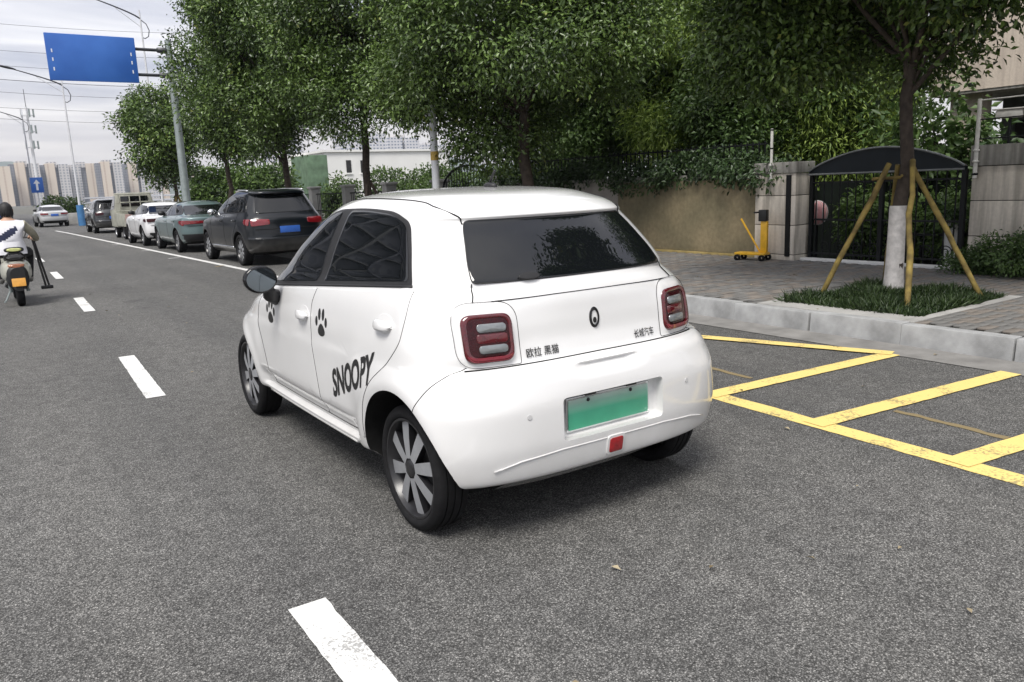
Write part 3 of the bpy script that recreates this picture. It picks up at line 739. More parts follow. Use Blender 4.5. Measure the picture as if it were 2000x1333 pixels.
M_KERB = mat('kerb_granite', (0.33, 0.335, 0.335), 0.8, noise=0.32, nscale=4.5, bump=0.25, bscale=120)
M_GUTTER = mat('gutter_concrete', (0.20, 0.195, 0.185), 0.9, noise=0.25, nscale=4, bump=0.3, bscale=90)
M_PAVA = mat('paver_grey', (0.15, 0.147, 0.14), 0.88, noise=0.3, nscale=6, bump=0.3, bscale=150)
M_PAVB = mat('paver_brown', (0.175, 0.155, 0.135), 0.9, noise=0.3, nscale=6, bump=0.3, bscale=150)
M_JOINT = mat('paver_joint', (0.045, 0.045, 0.038), 0.95, noise=0.4, nscale=12)
def flat_poly(name, pts, z, m, parent=None):
    return obj(name, [(p[0], p[1], z) for p in pts], [tuple(range(len(pts)))], m, parent, smooth=False)
tag(flat_poly('ground', [(-3000, -2500), (3000, -2500), (3000, 4500), (-3000, 4500)], -0.03, M_EARTH), kind='structure')
ROAD = tag(flat_poly('road', [(-26, -60), (4.05, -60), (4.05, 52), (16, 70), (60, 84), (60, 110), (10, 110), (-6, 240), (-30, 240), (-26, 110)], 0.0, M_ASPH), kind='structure')
M_LINEW = worn_paint('line_white', (0.64, 0.64, 0.62), 0.78)
M_LINEY = worn_paint('line_yellow', (0.74, 0.57, 0.20), 0.80, 60)
M_LINEO = worn_paint('line_yellow_faded', (0.40, 0.29, 0.10), 1.0, 70)
def stripe(name, a, b, w, m, z=0.004, wob=0.0018, seed=0):
    """a painted stripe with slightly uneven edges"""
    a, b = np.array(a, float), np.array(b, float); d = b - a; ln = np.linalg.norm(d); d /= ln; n = np.array([-d[1], d[0]]); rg = np.random.default_rng(seed + int(abs(a[0] * 977 + a[1] * 131)))
    k = max(2, int(ln / 0.06)); v = []
    for i in range(k + 1):
        p = a + d * ln * i / k
        for s in (-1, 1): q = p + n * s * (w / 2 + rg.normal(0, wob)); v.append((q[0], q[1], z))
    return obj(name, v, [(2 * i, 2 * i + 2, 2 * i + 3, 2 * i + 1) for i in range(k)], m, ROAD, smooth=False)
lane = lambda y: np.interp(y, [-3, 0, 5, 11, 17, 40], [-1.435, -1.405, -1.175, -0.985, -0.87, -0.6])
for y0 in (-2.35, 3.50, 9.53, 15.6, 21.6):
    stripe('lane_dash', (lane(y0), y0), (lane(y0 + 2.0), y0 + 2.0), 0.145, M_LINEW)
pk = [(2.38, 5.5), (2.38, 13.8), (2.2, 23), (1.8, 44), (1.65, 48.5)]
for a, b in zip(pk[:-1], pk[1:]): stripe('parking_line', a, b, 0.13, M_LINEW, wob=0.003)
# yellow box beside the kerb: long outer edge, cross bars, slanting end
stripe('yellow_edge_line', (1.95, 0.70), (1.68, -4.5), 0.15, M_LINEY, 0.004)
for k in range(6): stripe('yellow_cross_bar', (1.90 - 0.035 * k, 0.64 - 0.88 * k), (3.99, 0.50 - 0.93 * k), 0.15, M_LINEY, 0.008)
stripe('yellow_end_line', (4.00, 0.50), (2.55, 4.7), 0.15, M_LINEY, 0.012)
for a, b in (((2.56, 1.22), (2.51, 0.76)), ((2.50, -0.40), (2.44, -1.10)), ((2.43, -1.3), (2.38, -1.9))): stripe('old_yellow_line', a, b, 0.05, M_LINEO, 0.0035, 0.008)
for a, b in (((2.10, 15.1), (2.30, 15.3)), ((1.90, 23.1), (2.2, 23.2)), ((1.85, 18.9), (2.15, 19.0)), ((1.75, 28.0), (2.05, 28.1))): stripe('bay_mark', a, b, 0.10, M_LINEO if a[1] < 18 else M_LINEW, 0.008, 0.01)
tag(flat_poly('gutter', [(3.96, -30), (4.40, -30), (4.40, 52), (3.96, 52)], 0.006, M_GUTTER), kind='structure')
# kerb of single stones
KERB = tag(bpy.data.objects.new('kerb', None), kind='structure'); COL.objects.link(KERB)
kb = MB(); v = [(4.375, 0, -0.02), (4.53, 0, -0.02), (4.53, 0, 0.19), (4.395, 0, 0.19)]
ks_mesh = []
for var in range(3):
    L_ = 0.920; vv = v + [(a, L_, c) for a, _, c in v]
    me = mesh('kerb_stone', vv, [(0, 1, 2, 3), (7, 6, 5, 4), (0, 4, 5, 1), (1, 5, 6, 2), (2, 6, 7, 3), (3, 7, 4, 0)], M_KERB)
    bm = bmesh.new(); bm.from_mesh(me); bmesh.ops.recalc_face_normals(bm, faces=bm.faces); bm.to_mesh(me); bm.free()
    bevel_mesh(me, 0.010 + 0.003 * var, 2); ks_mesh.append(me)
rg = random.Random(5); y = -6.8
while y < 50:
    o = link('kerb_stone', ks_mesh[rg.randrange(3)], KERB, (rg.uniform(-0.006, 0.006), y, rg.uniform(-0.006, 0.004))); o.rotation_euler = (0, 0, rg.uniform(-0.003, 0.003)); y += 0.932
# pavement
PAVE = tag(MB().box(4.535, 8.9, -30, 52, -0.02, 0.162).build('pavement', M_JOINT), kind='structure')
def pix(P):
    mw = SC.camera.matrix_world.inverted() @ Vector(P)
    if mw.z > -0.1: return None
    f = 27.72 / 36 * 2000
    return (1000 + f * mw.x / -mw.z, 666.5 - f * mw.y / -mw.z)
SC.view_layers[0].update()
PIT = (4.82, 6.48, 0.74, 2.24)
def build_pavers():
    lw, ww, gp, h = 0.20, 0.10, 0.008, 0.022
    b = MB().box(-lw / 2 + gp / 2, lw / 2 - gp / 2, -ww / 2 + gp / 2, ww / 2 - gp / 2, 0, h)
    ma = mesh('paver', b.v, b.f, M_PAVA, True); bevel_mesh(ma, 0.004, 1); mb = ma.copy(); mb.materials.clear(); mb.materials.append(M_PAVB)
    rg = random.Random(8); cand = []; j = 0; y = -5.0
    while y < 22:
        x = 4.545 + lw / 2 + (0.1 if j % 2 else 0)
        while x < 8.35:
            if not (PIT[0] - 0.24 < x < PIT[1] + 0.12 and PIT[2] - 0.12 < y < PIT[3] + 0.10): cand.append((x, y))
            x += lw
        y += ww; j += 1
    near = sorted([c for c in cand if (lambda p: p and 0 < p[0] < 2000 and 0 < p[1] < 1333 and (c[1] < 1.0 or c[0] > 6.7))(pix((c[0], c[1], 0.18)))], key=lambda c: (c[0] - CAM.x) ** 2 + (c[1] - CAM.y) ** 2)[:300]
    ns = set(near); fld = [MB(), MB()]
    for c in cand:
        k = 0 if rg.random() < 0.62 else 1; z = 0.163 + rg.uniform(-0.003, 0.003)
        if c in ns:
            o = link('paver', (ma, mb)[k], PAVE, (c[0], c[1], z)); o.rotation_euler = (rg.uniform(-0.02, 0.02), rg.uniform(-0.012, 0.012), rg.uniform(-0.01, 0.01))
        else:
            fld[k].box(c[0] - lw / 2 + gp / 2, c[0] + lw / 2 - gp / 2, c[1] - ww / 2 + gp / 2, c[1] + ww / 2 - gp / 2, 0.16, z + h)
    for k in (0, 1): tag(fld[k].build('paver_field', (M_PAVA, M_PAVB)[k], PAVE), kind='stuff')
build_pavers()
tag(MB().box(4.54, 8.4, 22, 52, 0.15, 0.183).build('pavement_slab', M_PAVA, PAVE), kind='stuff')
# tree pit edging
edge = [(4.537, PIT[0] - 0.0, PIT[2], PIT[3]), (PIT[1], PIT[1] + 0.12, PIT[2] - 0.11, PIT[3] + 0.1), (4.537, PIT[1] - 0.002, PIT[2] - 0.11, PIT[2] - 0.003), (4.537, PIT[1] - 0.002, PIT[3] + 0.003, PIT[3] + 0.1)]
for e in edge: MB().box(*e, 0.15, 0.192).build('pit_edging', M_CONC, PAVE, bevel=0.008)
MB().box(PIT[0], PIT[1], PIT[2], PIT[3], 0.15, 0.172).build('pit_soil', mat('soil', (0.05, 0.042, 0.03), 0.95, noise=0.4, nscale=15, bump=0.5, bscale=60), PAVE)
# ------------------------------------------------------------------ foliage
def leaf_mat(name, dark, light, gloss=0.42, trans=0.22, yellow=None):
    m = mat(name, dark, gloss, spec=0.5)
    N, L, b = nodes_of(m)
    at = N.new('ShaderNodeAttribute'); at.attribute_name = 'tone'
    r = N.new('ShaderNodeValToRGB'); L.new(at.outputs['Fac'], r.inputs[0])
    r.color_ramp.elements[0].color = (*dark, 1); r.color_ramp.elements[1].color = (*light, 1)
    if yellow: e = r.color_ramp.elements.new(0.97); e.color = (*light, 1); r.color_ramp.elements[-1].color = (*yellow, 1)
    L.new(r.outputs[0], b.inputs['Base Color'])
    tr = N.new('ShaderNodeBsdfTranslucent'); L.new(r.outputs[0], tr.inputs[0])
    ms = N.new('ShaderNodeMixShader'); ms.inputs[0].default_value = trans
    L.new(b.outputs[0], ms.inputs[1]); L.new(tr.outputs[0], ms.inputs[2]); L.new(ms.outputs[0], N['Material Output'].inputs[0])
    return m
M_CAMPH = leaf_mat('camphor_leaf', (0.014, 0.034, 0.009), (0.17, 0.265, 0.06), 0.34, 0.18, yellow=(0.30, 0.33, 0.08))
M_CAMPH2 = leaf_mat('camphor_leaf_bright', (0.04, 0.085, 0.02), (0.22, 0.34, 0.085), 0.4, 0.3)
M_BAMB = leaf_mat('bamboo_leaf', (0.075, 0.145, 0.02), (0.36, 0.48, 0.10), 0.5, 0.4)
M_GARD = leaf_mat('garden_leaf', (0.028, 0.06, 0.016), (0.12, 0.20, 0.05), 0.5, 0.3)
M_VINE = leaf_mat('vine_leaf', (0.014, 0.032, 0.012), (0.08, 0.135, 0.045), 0.4, 0.2)
M_HEDGE = leaf_mat('hedge_leaf', (0.03, 0.065, 0.014), (0.13, 0.21, 0.045), 0.5, 0.3)
M_GRASS = leaf_mat('grass_blade', (0.013, 0.03, 0.009), (0.06, 0.10, 0.026), 0.5, 0.2)
M_BARK = mat('bark', (0.045, 0.034, 0.026), 0.9, noise=0.45, nscale=14, bump=0.8, bscale=45)
M_LIME = mat('limewash', (0.52, 0.50, 0.48), 0.85, noise=0.2, nscale=18, bump=0.4, bscale=60)
M_POLE = mat('mossy_pole', (0.17, 0.115, 0.035), 0.85, noise=0.65, nscale=7, noise2=(0.27, 0.20, 0.05), bump=0.6, bscale=40)
def leaf_cloud(name, P, A, Nn, ln, wd, tone, m, parent=None, loc=None):
    """P leaf bases, A leaf axes, Nn leaf normals (unit), ln / wd sizes, tone 0..1: one mesh of folded four-corner leaves"""
    n = len(P); S = np.cross(A, Nn); S /= np.linalg.norm(S, axis=1)[:, None] + 1e-9
    fold = 0.22
    V = np.empty((n, 4, 3)); ln = ln[:, None]; wd = wd[:, None]
    V[:, 0] = P; mid = P + A * ln * 0.45
    V[:, 1] = mid + S * wd * 0.5 + Nn * wd * fold; V[:, 3] = mid - S * wd * 0.5 + Nn * wd * fold
    V[:, 2] = P + A * ln - Nn * ln * 0.10
    me = bpy.data.meshes.new(name); me.vertices.add(4 * n); me.vertices.foreach_set('co', V.reshape(-1).astype(np.float32))
    idx = (np.arange(n)[:, None] * 4 + np.array([0, 1, 2, 0, 2, 3])).reshape(-1).astype(np.int32)
    me.loops.add(6 * n); me.loops.foreach_set('vertex_index', idx)
    me.polygons.add(2 * n); me.polygons.foreach_set('loop_start', np.arange(0, 6 * n, 3, dtype=np.int32))
    at = me.attributes.new('tone', 'FLOAT', 'POINT'); at.data.foreach_set('value', np.repeat(np.clip(tone, 0, 1), 4).astype(np.float32))
    me.materials.append(m); me.update(calc_edges=True)
    return link(name, me, parent, loc)
def unit(a): return a / (np.linalg.norm(a, axis=1)[:, None] + 1e-9)
def foliage(name, lobes, n, size, m, parent=None, seed=0, per=60, spread=0.24, droop=0.25, shell=0.74, aspect=0.48, hang=0.0, updown=0.7):
    rg = np.random.default_rng(seed); C = np.array([l[:3] for l in lobes], float); Rr = np.array([l[3:6] if len(l) >= 6 else (l[3],) * 3 for l in lobes], float)
    w = (Rr.prod(1)) ** (2 / 3); w /= w.sum(); nc = max(1, n // per)
    k = rg.choice(len(lobes), nc, p=w); d = unit(rg.normal(size=(nc, 3)))
    r = shell + (1 - shell) * rg.random(nc) ** 0.6; inner = rg.random(nc) < 0.22; r[inner] *= 0.4 + 0.6 * rg.random(inner.sum())
    cc = C[k] + d * Rr[k] * r[:, None]; ct = rg.random(nc) ** 1.4 * 0.75
    j = np.repeat(np.arange(nc), per); N_ = len(j)
    off = np.clip(rg.normal(size=(N_, 3)), -1.9, 1.9) * spread * np.array([1, 1, 0.62])
    P = cc[j] + off; out = unit(d[j] * 0.8 + unit(off + 1e-6) * 0.7)
    A = unit(out * 0.7 + rg.normal(size=(N_, 3)) * 0.55 + np.array([0, 0, -droop]))
    Nn = unit(rg.normal(size=(N_, 3)) * 0.42 + d[j] * 0.85 + np.array([0, 0, updown * 0.75])); Nn = unit(Nn - A * (A * Nn).sum(1)[:, None])
    ln = size * rg.uniform(0.7, 1.25, N_); tone = ct[j] + rg.random(N_) * 0.3
    return leaf_cloud(name, P, A, Nn, ln, ln * aspect * rg.uniform(0.8, 1.2, N_), tone, m, parent)
def wobble_path(a, b, n, amp, rg):
    a, b = np.array(a, float), np.array(b, float); out = []
    for i in range(n + 1):
        t = i / n; out.append(a + (b - a) * t + rg.normal(0, amp, 3) * np.array([1, 1, 0.3]) * math.sin(math.pi * t))
    return out
def tree(name, label, cat, base, fork, lobes, r0, n, size, m, seed, group=None, lean=(0, 0), per=60, spread=0.24, **kw):
    """trunk with limbs (one mesh) and a leafy crown; coordinates of fork and lobes are relative to the base"""
    T = thing(name, label, cat, base, 0, group); rg = np.random.default_rng(seed)
    top = (lean[0], lean[1], fork); path = wobble_path((0, 0, -0.03), top, 7, 0.035, rg)
    mb = MB().tube(path, [r0 * (1.22 if i == 0 else 1.0 - 0.03 * i) for i in range(8)], 12)
    for l in sorted(lobes, key=lambda q: -q[3])[:11]:
        c = np.array(l[:3], float); start = path[-1] if rg.random() < 0.7 else path[-2]
        midp = start + (c - start) * 0.5 + np.array([0, 0, 0.12])
        p = [start, start + (midp - start) * 0.5 + rg.normal(0, 0.04, 3), midp, midp + (c - midp) * 0.6 + rg.normal(0, 0.08, 3), c + rg.normal(0, 0.1, 3)]
        rr = r0 * rg.uniform(0.30, 0.46); mb.tube(p, [rr, rr * 0.85, rr * 0.65, rr * 0.42, rr * 0.2], 8)
        for _ in range(2):
            e = c + unit(rg.normal(size=(1, 3)))[0] * np.mean(l[3:6] if len(l) >= 6 else l[3]) * 0.75; mb.tube([midp, (midp + e) / 2 + rg.normal(0, 0.08, 3), e], [rr * 0.4, rr * 0.25, rr * 0.1], 6)
    mb.build('trunk', M_BARK, T, smooth=True, sharp=60)
    foliage('crown', lobes, n, size, m, T, seed + 1, per, spread, **kw)
    return T
def lobes_ball(rx, ry, z0, z1, n, rl, seed, cx=0, cy=0):
    """lobes filling an egg between z0 and z1"""
    rg = np.random.default_rng(seed); out = [(cx, cy, (z0 + z1) / 2, rx * 0.6, ry * 0.6, (z1 - z0) * 0.30)]; n = int(n * 1.9); rl = rl * 0.72
    for i in range(n):
        d = unit(rg.normal(size=(1, 3)))[0]; k = 0.70 + 0.22 * rg.random()
        out.append((cx + d[0] * rx * k, cy + d[1] * ry * k, (z0 + z1) / 2 + d[2] * (z1 - z0) / 2 * k, *(rl * rg.uniform(0.75, 1.2, 3))))
    return out
G_ST = 'camphor trees planted along the pavement'
def street_tree(y, label, z0, z1, rx, ry, n, size, seed, fork=2.3, x=6.2, r0=0.085, cx=0, cy=0, nl=16, rl=0.85, mm=None, extra=(), **kw):
    return tree('camphor_tree', label, 'tree', (x, y, 0.17), fork, lobes_ball(rx, ry, z0, z1, nl, rl, seed, cx, cy) + list(extra), r0, n, size, mm or M_CAMPH, seed, G_ST, **kw)
def prop_pole(a, b, r, parent):
    a = np.array(a); b = np.array(b); rg = np.random.default_rng(int(abs(a[0] * 1000 + a[1] * 77)))
    pts = wobble_path(a, b, 8, 0.008, rg); rad = [r * rg.uniform(0.88, 1.12) for _ in pts]
    obj('prop_pole', *tube_geo(pts, rad, 9), M_POLE, parent)
# nearest tree: limewashed foot, four props, tie rail
T6 = tree('camphor_tree', 'nearest street tree with limewashed trunk foot in the grassy pit', 'tree', (6.20, 1.80, 0.17), 2.45,
          [(0.0, 0.2, 4.2, 1.6, 1.6, 1.0), (-0.1, 1.35, 3.35, 0.9, 0.85, 0.85), (-0.3, 1.65, 3.05, 0.7, 0.7, 0.7), (0.5, 1.2, 3.1, 0.8, 0.8, 0.55), (0.1, -0.65, 3.2, 0.75, 0.6, 0.48), (0.35, -1.35, 3.35, 0.9, 0.8, 0.55), (-0.2, 1.0, 4.0, 1.0, 1.0, 0.8),
           (0.1, -1.2, 3.95, 1.1, 1.0, 0.65), (0.3, -2.1, 4.15, 1.0, 1.0, 0.6), (-0.9, -0.3, 3.9, 0.9, 0.9, 0.6), (-1.3, 1.0, 4.1, 0.9, 0.9, 0.7), (-1.2, -1.3, 4.1, 0.9, 0.9, 0.6), (0.42, 0.0, 2.55, 0.32, 0.42, 0.30), (-0.3, 1.3, 2.72, 0.5, 0.6, 0.4)],
          0.078, 110000, 0.082, M_CAMPH, 66, G_ST, lean=(0.10, -0.02), spread=0.20)
lime = MB().tube([(0, 0, -0.02), (0.002, 0, 0.3), (0.008, 0, 0.62), (0.012, 0, 0.96)], [0.115, 0.097, 0.092, 0.089], 16).build('limewash_band', M_LIME, T6, smooth=True, sharp=60)
for a, b in (((-0.60, 0.50, -0.02), (-0.10, 0.06, 1.42)), ((-1.12, -0.80, -0.02), (0.02, -0.13, 1.44)), ((0.10, -0.92, -0.02), (0.08, -0.05, 1.46)), ((0.75, 0.55, -0.02), (0.10, 0.08, 1.40))): prop_pole(a, b, 0.029, T6)
MB().tube([(-0.22, 0.18, 1.26), (0.16, -0.12, 1.27)], 0.018, 8).build('tie_rail', M_POLE, T6, smooth=True)
MB().tube([(-0.12, -0.10, 1.285), (0.17, 0.07, 1.29)], 0.014, 8).build('tie_rail', M_POLE, T6, smooth=True)
street_tree(8.83, 'second street tree, its wide crown right behind the white hatchback roof', 1.75, 6.3, 2.45, 2.45, 120000, 0.086, 55, 2.6, r0=0.12, nl=24, rl=1.0, cy=0.25, spread=0.24, extra=[(-1.2, 1.25, 3.25, 0.85, 0.85, 0.75), (-1.35, 0.7, 3.6, 0.8, 0.8, 0.7), (-1.0, 2.2, 3.2, 0.9, 0.9, 0.8)])
T4 = street_tree(15.78, 'street tree braced by dark props behind the black SUV', 2.6, 8.6, 2.1, 2.2, 82000, 0.1, 44, 3.4, r0=0.105, nl=20, rl=0.95, cx=0.1, spread=0.22)
for a, b in (((-0.55, -0.5, 0), (0, 0, 1.6)), ((0.6, -0.5, 0), (0.05, 0, 1.6)), ((0.1, 0.75, 0), (0, 0.05, 1.55))): MB().tube([a, b], 0.04, 8).build('prop_pole', M_BARK, T4, smooth=True)
street_tree(21.98, 'forked street tree left of the braced one', 2.4, 9.2, 1.9, 2.0, 66000, 0.117, 33, 2.6, r0=0.115, nl=20, rl=0.95, spread=0.26)
street_tree(28.66, 'street tree just right of the blue sign post', 2.3, 9.8, 1.75, 1.85, 48000, 0.14, 22, 2.9, r0=0.105, nl=20, rl=0.95, cx=0.45, spread=0.3)
T1 = street_tree(38.3, 'smallest and farthest round street tree left of the sign post', 2.2, 6.5, 1.5, 1.55, 24000, 0.17, 11, 2.8, r0=0.10, nl=18, rl=0.9, cx=-0.3, cy=0.4, spread=0.3)
for a, b in (((-0.5, -0.5, 0), (0, 0, 1.5)), ((0.5, -0.4, 0), (0.05, 0, 1.5))): MB().tube([a, b], 0.05, 8).build('prop_pole', M_POLE, T1, smooth=True)
tree('tall_tree', 'dark tall tree mirrored in the rear window of the white hatchback', 'tree', (13.2, -6.6, 0), 4.0, lobes_ball(4.8, 4.8, 4.5, 18.5, 18, 2.2, 77), 0.2, 48000, 0.45, M_CAMPH, 77, None, spread=0.6)
# grass in the pit
def grass(name, x0, x1, y0, y1, z, n, h, m, seed, label, tall=None):
    rg = np.random.default_rng(seed); x = rg.uniform(x0, x1, n); y = rg.uniform(y0, y1, n)
    P = np.stack([x, y, np.full(n, z)], 1); A = unit(rg.normal(size=(n, 3)) * np.array([0.75, 0.75, 0.2]) + np.array([0, 0, 0.75])); Nn = unit(rg.normal(size=(n, 3))); Nn = unit(Nn - A * (A * Nn).sum(1)[:, None])
    hh = h * rg.uniform(0.5, 1.3, n) * (0.6 + 0.9 * (np.sin(x * 5.1 + 1) * np.sin(y * 6.3) * 0.5 + 0.5))
    return tag(leaf_cloud(name, P, A, Nn, hh, np.full(n, 0.013), rg.random(n) * 0.8, m), label, 'grass', kind='stuff')
grass('pit_grass', PIT[0] - 0.03, PIT[1] + 0.02, PIT[2] + 0.02, PIT[3] - 0.02, 0.165, 17000, 0.105, M_GRASS, 3, 'dark green grass around the nearest tree in its pit')
# fallen leaves
def litter():
    rg = np.random.default_rng(12); n = 210; zone = rg.random(n)
    x = np.where(zone < 0.72, rg.uniform(4.6, 8.3, n), rg.uniform(-1, 4.3, n)); y = np.where(zone < 0.72, rg.uniform(-1, 10, n), rg.uniform(-2, 12, n)); z = np.where(x > 4.55, 0.193, np.where(x > 4.35, 0.21, 0.012))
    x = np.where((x > 4.3) & (x < 4.56), 4.2, x); z = np.where(x < 4.3, 0.014, z)
    P = np.stack([x, y, z], 1); a = rg.random(n) * 6.28; A = np.stack([np.cos(a), np.sin(a), 0 * a + 0.05], 1); Nn = unit(rg.normal(size=(n, 3)) * 0.15 + np.array([0, 0, 1])); ln = rg.uniform(0.02, 0.055, n)
    m = leaf_mat('dry_leaf', (0.11, 0.075, 0.03), (0.42, 0.36, 0.24), 0.7, 0.1)
    tag(leaf_cloud('fallen_leaves', P, unit(A), Nn, ln, ln * 0.5, rg.random(n), m), 'dry leaves scattered over pavement and road', 'leaves', kind='stuff')
litter()
# ------------------------------------------------------------------ boundary wall, gate, garden and house on the right
M_WALL = mat('stained_stone', (0.36, 0.335, 0.30), 0.9, noise=0.22, nscale=2.2, bump=0.3, bscale=40)
def streaked(name, c, d):
    """stone with rain streaks running down from the coping"""
    m = mat(name, c, 0.9, spec=0.3); N, L, b = nodes_of(m); tc = N.new('ShaderNodeTexCoord')
    mp = N.new('ShaderNodeMapping'); mp.inputs['Scale'].default_value = (6, 6, 0.5); L.new(tc.outputs['Object'], mp.inputs[0])
    t = N.new('ShaderNodeTexNoise'); t.inputs['Scale'].default_value = 1.6; t.inputs['Detail'].default_value = 7; L.new(mp.outputs[0], t.inputs['Vector'])
    r = N.new('ShaderNodeValToRGB'); L.new(t.outputs['Fac'], r.inputs[0]); r.color_ramp.elements[0].position = 0.36; r.color_ramp.elements[0].color = (*d, 1); r.color_ramp.elements[1].position = 0.56; r.color_ramp.elements[1].color = (*c, 1)
    t2 = N.new('ShaderNodeTexNoise'); t2.inputs['Scale'].default_value = 25; t2.inputs['Detail'].default_value = 5; L.new(tc.outputs['Object'], t2.inputs['Vector'])
    mx = N.new('ShaderNodeMixRGB'); mx.blend_type = 'MULTIPLY'; mx.inputs[0].default_value = 0.25; L.new(r.outputs[0], mx.inputs[1]); L.new(t2.outputs['Fac'], mx.inputs[2]); L.new(mx.outputs[0], b.inputs['Base Color'])
    bp = N.new('ShaderNodeBump'); bp.inputs['Strength'].default_value = 0.3; bp.inputs['Distance'].default_value = 0.01; L.new(t2.outputs['Fac'], bp.inputs['Height']); L.new(bp.outputs[0], b.inputs['Normal'])
    return m
M_BLOCK = streaked('streaked_block', (0.74, 0.68, 0.59), (0.46, 0.42, 0.36))
M_COPE = streaked('streaked_coping', (0.36, 0.35, 0.32), (0.20, 0.19, 0.175))
M_IRON = mat('black_iron', (0.006, 0.007, 0.008), 0.55, spec=0.25, noise=0.2, nscale=20)
M_IRONBL = mat('blue_black_sheet', (0.008, 0.012, 0.016), 0.5, spec=0.25, noise=0.2, nscale=5)
M_WPOST = mat('white_post', (0.62, 0.61, 0.57), 0.6, noise=0.18, nscale=12)
M_STRIP = mat('white_strip', (0.72, 0.72, 0.70), 0.7, noise=0.1, nscale=6)
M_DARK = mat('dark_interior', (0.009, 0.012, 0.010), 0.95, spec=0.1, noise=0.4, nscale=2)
M_YEL = mat('yellow_plastic', (0.72, 0.40, 0.02), 0.4, noise=0.12, nscale=10)
GZ = 0.183
# stone pillar beside the gate, in courses
def courses(name, label, cat, x0, x1, y0, y1, zs, cap=None, group=None, mm=None):
    T = thing(name, label, cat, ((x0 + x1) / 2, (y0 + y1) / 2, GZ - 0.02), 0, group); hx, hy = (x1 - x0) / 2, (y1 - y0) / 2
    for a, b in zip(zs[:-1], zs[1:]): MB().box(-hx, hx, -hy, hy, a - GZ + 0.02 + 0.005, b - GZ + 0.02 - 0.005).build('stone_course', mm or M_BLOCK, T, bevel=0.008)
    MB().box(-hx + 0.012, hx - 0.012, -hy + 0.012, hy - 0.012, 0, zs[-1] - GZ).build('mortar_core', M_JOINT, T)
    if cap: MB().box(-hx - 0.02, hx + 0.02, -hy - 0.02, hy + 0.02, zs[-1] - GZ + 0.02, cap - GZ + 0.02).build('coping', M_COPE, T, bevel=0.01)
    return T
PIL = courses('gate_pillar', 'pale stone pillar left of the dark gate with a white post on top', 'pillar', 8.30, 8.72, 4.66, 5.42, [0.165, 0.27, 0.73, 1.19, 1.53], 1.70)
MB().box(-0.235, -0.205, -0.30, -0.22, 0.08, 1.34).build('drain_slot', M_IRON, PIL)
wp = thing('fence_post', 'white wire post standing on the stone gate pillar', 'post', (8.27, 5.10, 1.42))
MB().tube([(0, 0, 0), (0, 0, 0.80)], 0.022, 10).build('post_tube', M_WPOST, wp, smooth=True)
for z in (0.02, 0.16, 0.24): obj('insulator', *ellipsoid((0, 0, z), (0.04, 0.04, 0.022), 10, 6), M_WPOST, wp)
for z in (0.50, 0.78): obj('insulator', *ellipsoid((0, 0, z), (0.030, 0.030, 0.018), 10, 6), M_IRON, wp)
MB().tube([(0.03, 0, 0.10), (0.10, 0, 0.10)], 0.012, 6).build('bracket', M_IRON, wp)
# low wall with the olive panel, dark fence and vines on top
def panel_mat():
    m = mat('olive_panel', (0.12, 0.10, 0.05), 0.7, spec=0.3); N, L, b = nodes_of(m); tc = N.new('ShaderNodeTexCoord')
    t = N.new('ShaderNodeTexNoise'); t.inputs['Scale'].default_value = 0.9; t.inputs['Detail'].default_value = 1.5; L.new(tc.outputs['Object'], t.inputs['Vector'])
    r = N.new('ShaderNodeValToRGB'); L.new(t.outputs['Fac'], r.inputs[0]); c = r.color_ramp; c.elements[0].position = 0.3; c.elements[0].color = (0.12, 0.11, 0.068, 1); c.elements[1].position = 0.7; c.elements[1].color = (0.32, 0.26, 0.16, 1)
    e = c.elements.new(0.5); e.color = (0.21, 0.178, 0.11, 1)
    t2 = N.new('ShaderNodeTexNoise'); t2.inputs['Scale'].default_value = 14; t2.inputs['Detail'].default_value = 8; L.new(tc.outputs['Object'], t2.inputs['Vector'])
    mx = N.new('ShaderNodeMixRGB'); mx.blend_type = 'OVERLAY'; mx.inputs[0].default_value = 0.35; L.new(r.outputs[0], mx.inputs[1]); L.new(t2.outputs['Fac'], mx.inputs[2]); L.new(mx.outputs[0], b.inputs['Base Color'])
    bp = N.new('ShaderNodeBump'); bp.inputs['Strength'].default_value = 0.35; bp.inputs['Distance'].default_value = 0.01; L.new(t2.outputs['Fac'], bp.inputs['Height']); L.new(bp.outputs[0], b.inputs['Normal']); return m
LW = thing('boundary_wall', 'low garden wall with a smooth olive brown panel left of the pillar', 'wall', (8.5, 8.6, GZ - 0.02))
MB().box(-0.02, 0.22, -3.18, 4.0, 0.0, 1.34).build('wall_face', M_WALL, LW, bevel=0.006)
MB().box(-0.05, -0.022, -3.14, 0.30, 0.06, 1.30).build('wall_panel', panel_mat(), LW, bevel=0.006)
MB().box(-0.09, 0.0, -3.16, 0.40, 0.0, 0.055).build('plinth', mat('yellow_plinth', (0.30, 0.23, 0.09), 0.85, noise=0.3, nscale=6), LW, bevel=0.006)
MB().box(-0.05, 0.26, -3.2, 4.02, 1.342, 1.40).build('coping', M_COPE, LW, bevel=0.006)
FN = thing('iron_fence', 'black iron railing overgrown with vines above the low wall', 'fence', (8.62, 8.6, 1.56))
for k in range(58): MB().box(-0.009, 0.009, -3.1 + 0.123 * k - 0.009, -3.1 + 0.123 * k + 0.009, 0, 0.50).build('bar', M_IRON, FN)
for z in (0.06, 0.44): MB().box(-0.012, 0.012, -3.15, 4.0, z, z + 0.03).build('rail', M_IRON, FN)
vn = tag(foliage('wall_vines', [(8.55, y, 1.62 + 0.10 * math.sin(y * 2.1), 0.34, 0.5, 0.26) for y in np.arange(5.3, 14.0, 0.42)], 15000, 0.085, M_VINE, None, 91, 30, 0.11, droop=0.5, shell=0.5), 'dark leafy vines draped over the fence above the wall', 'vines', kind='stuff')
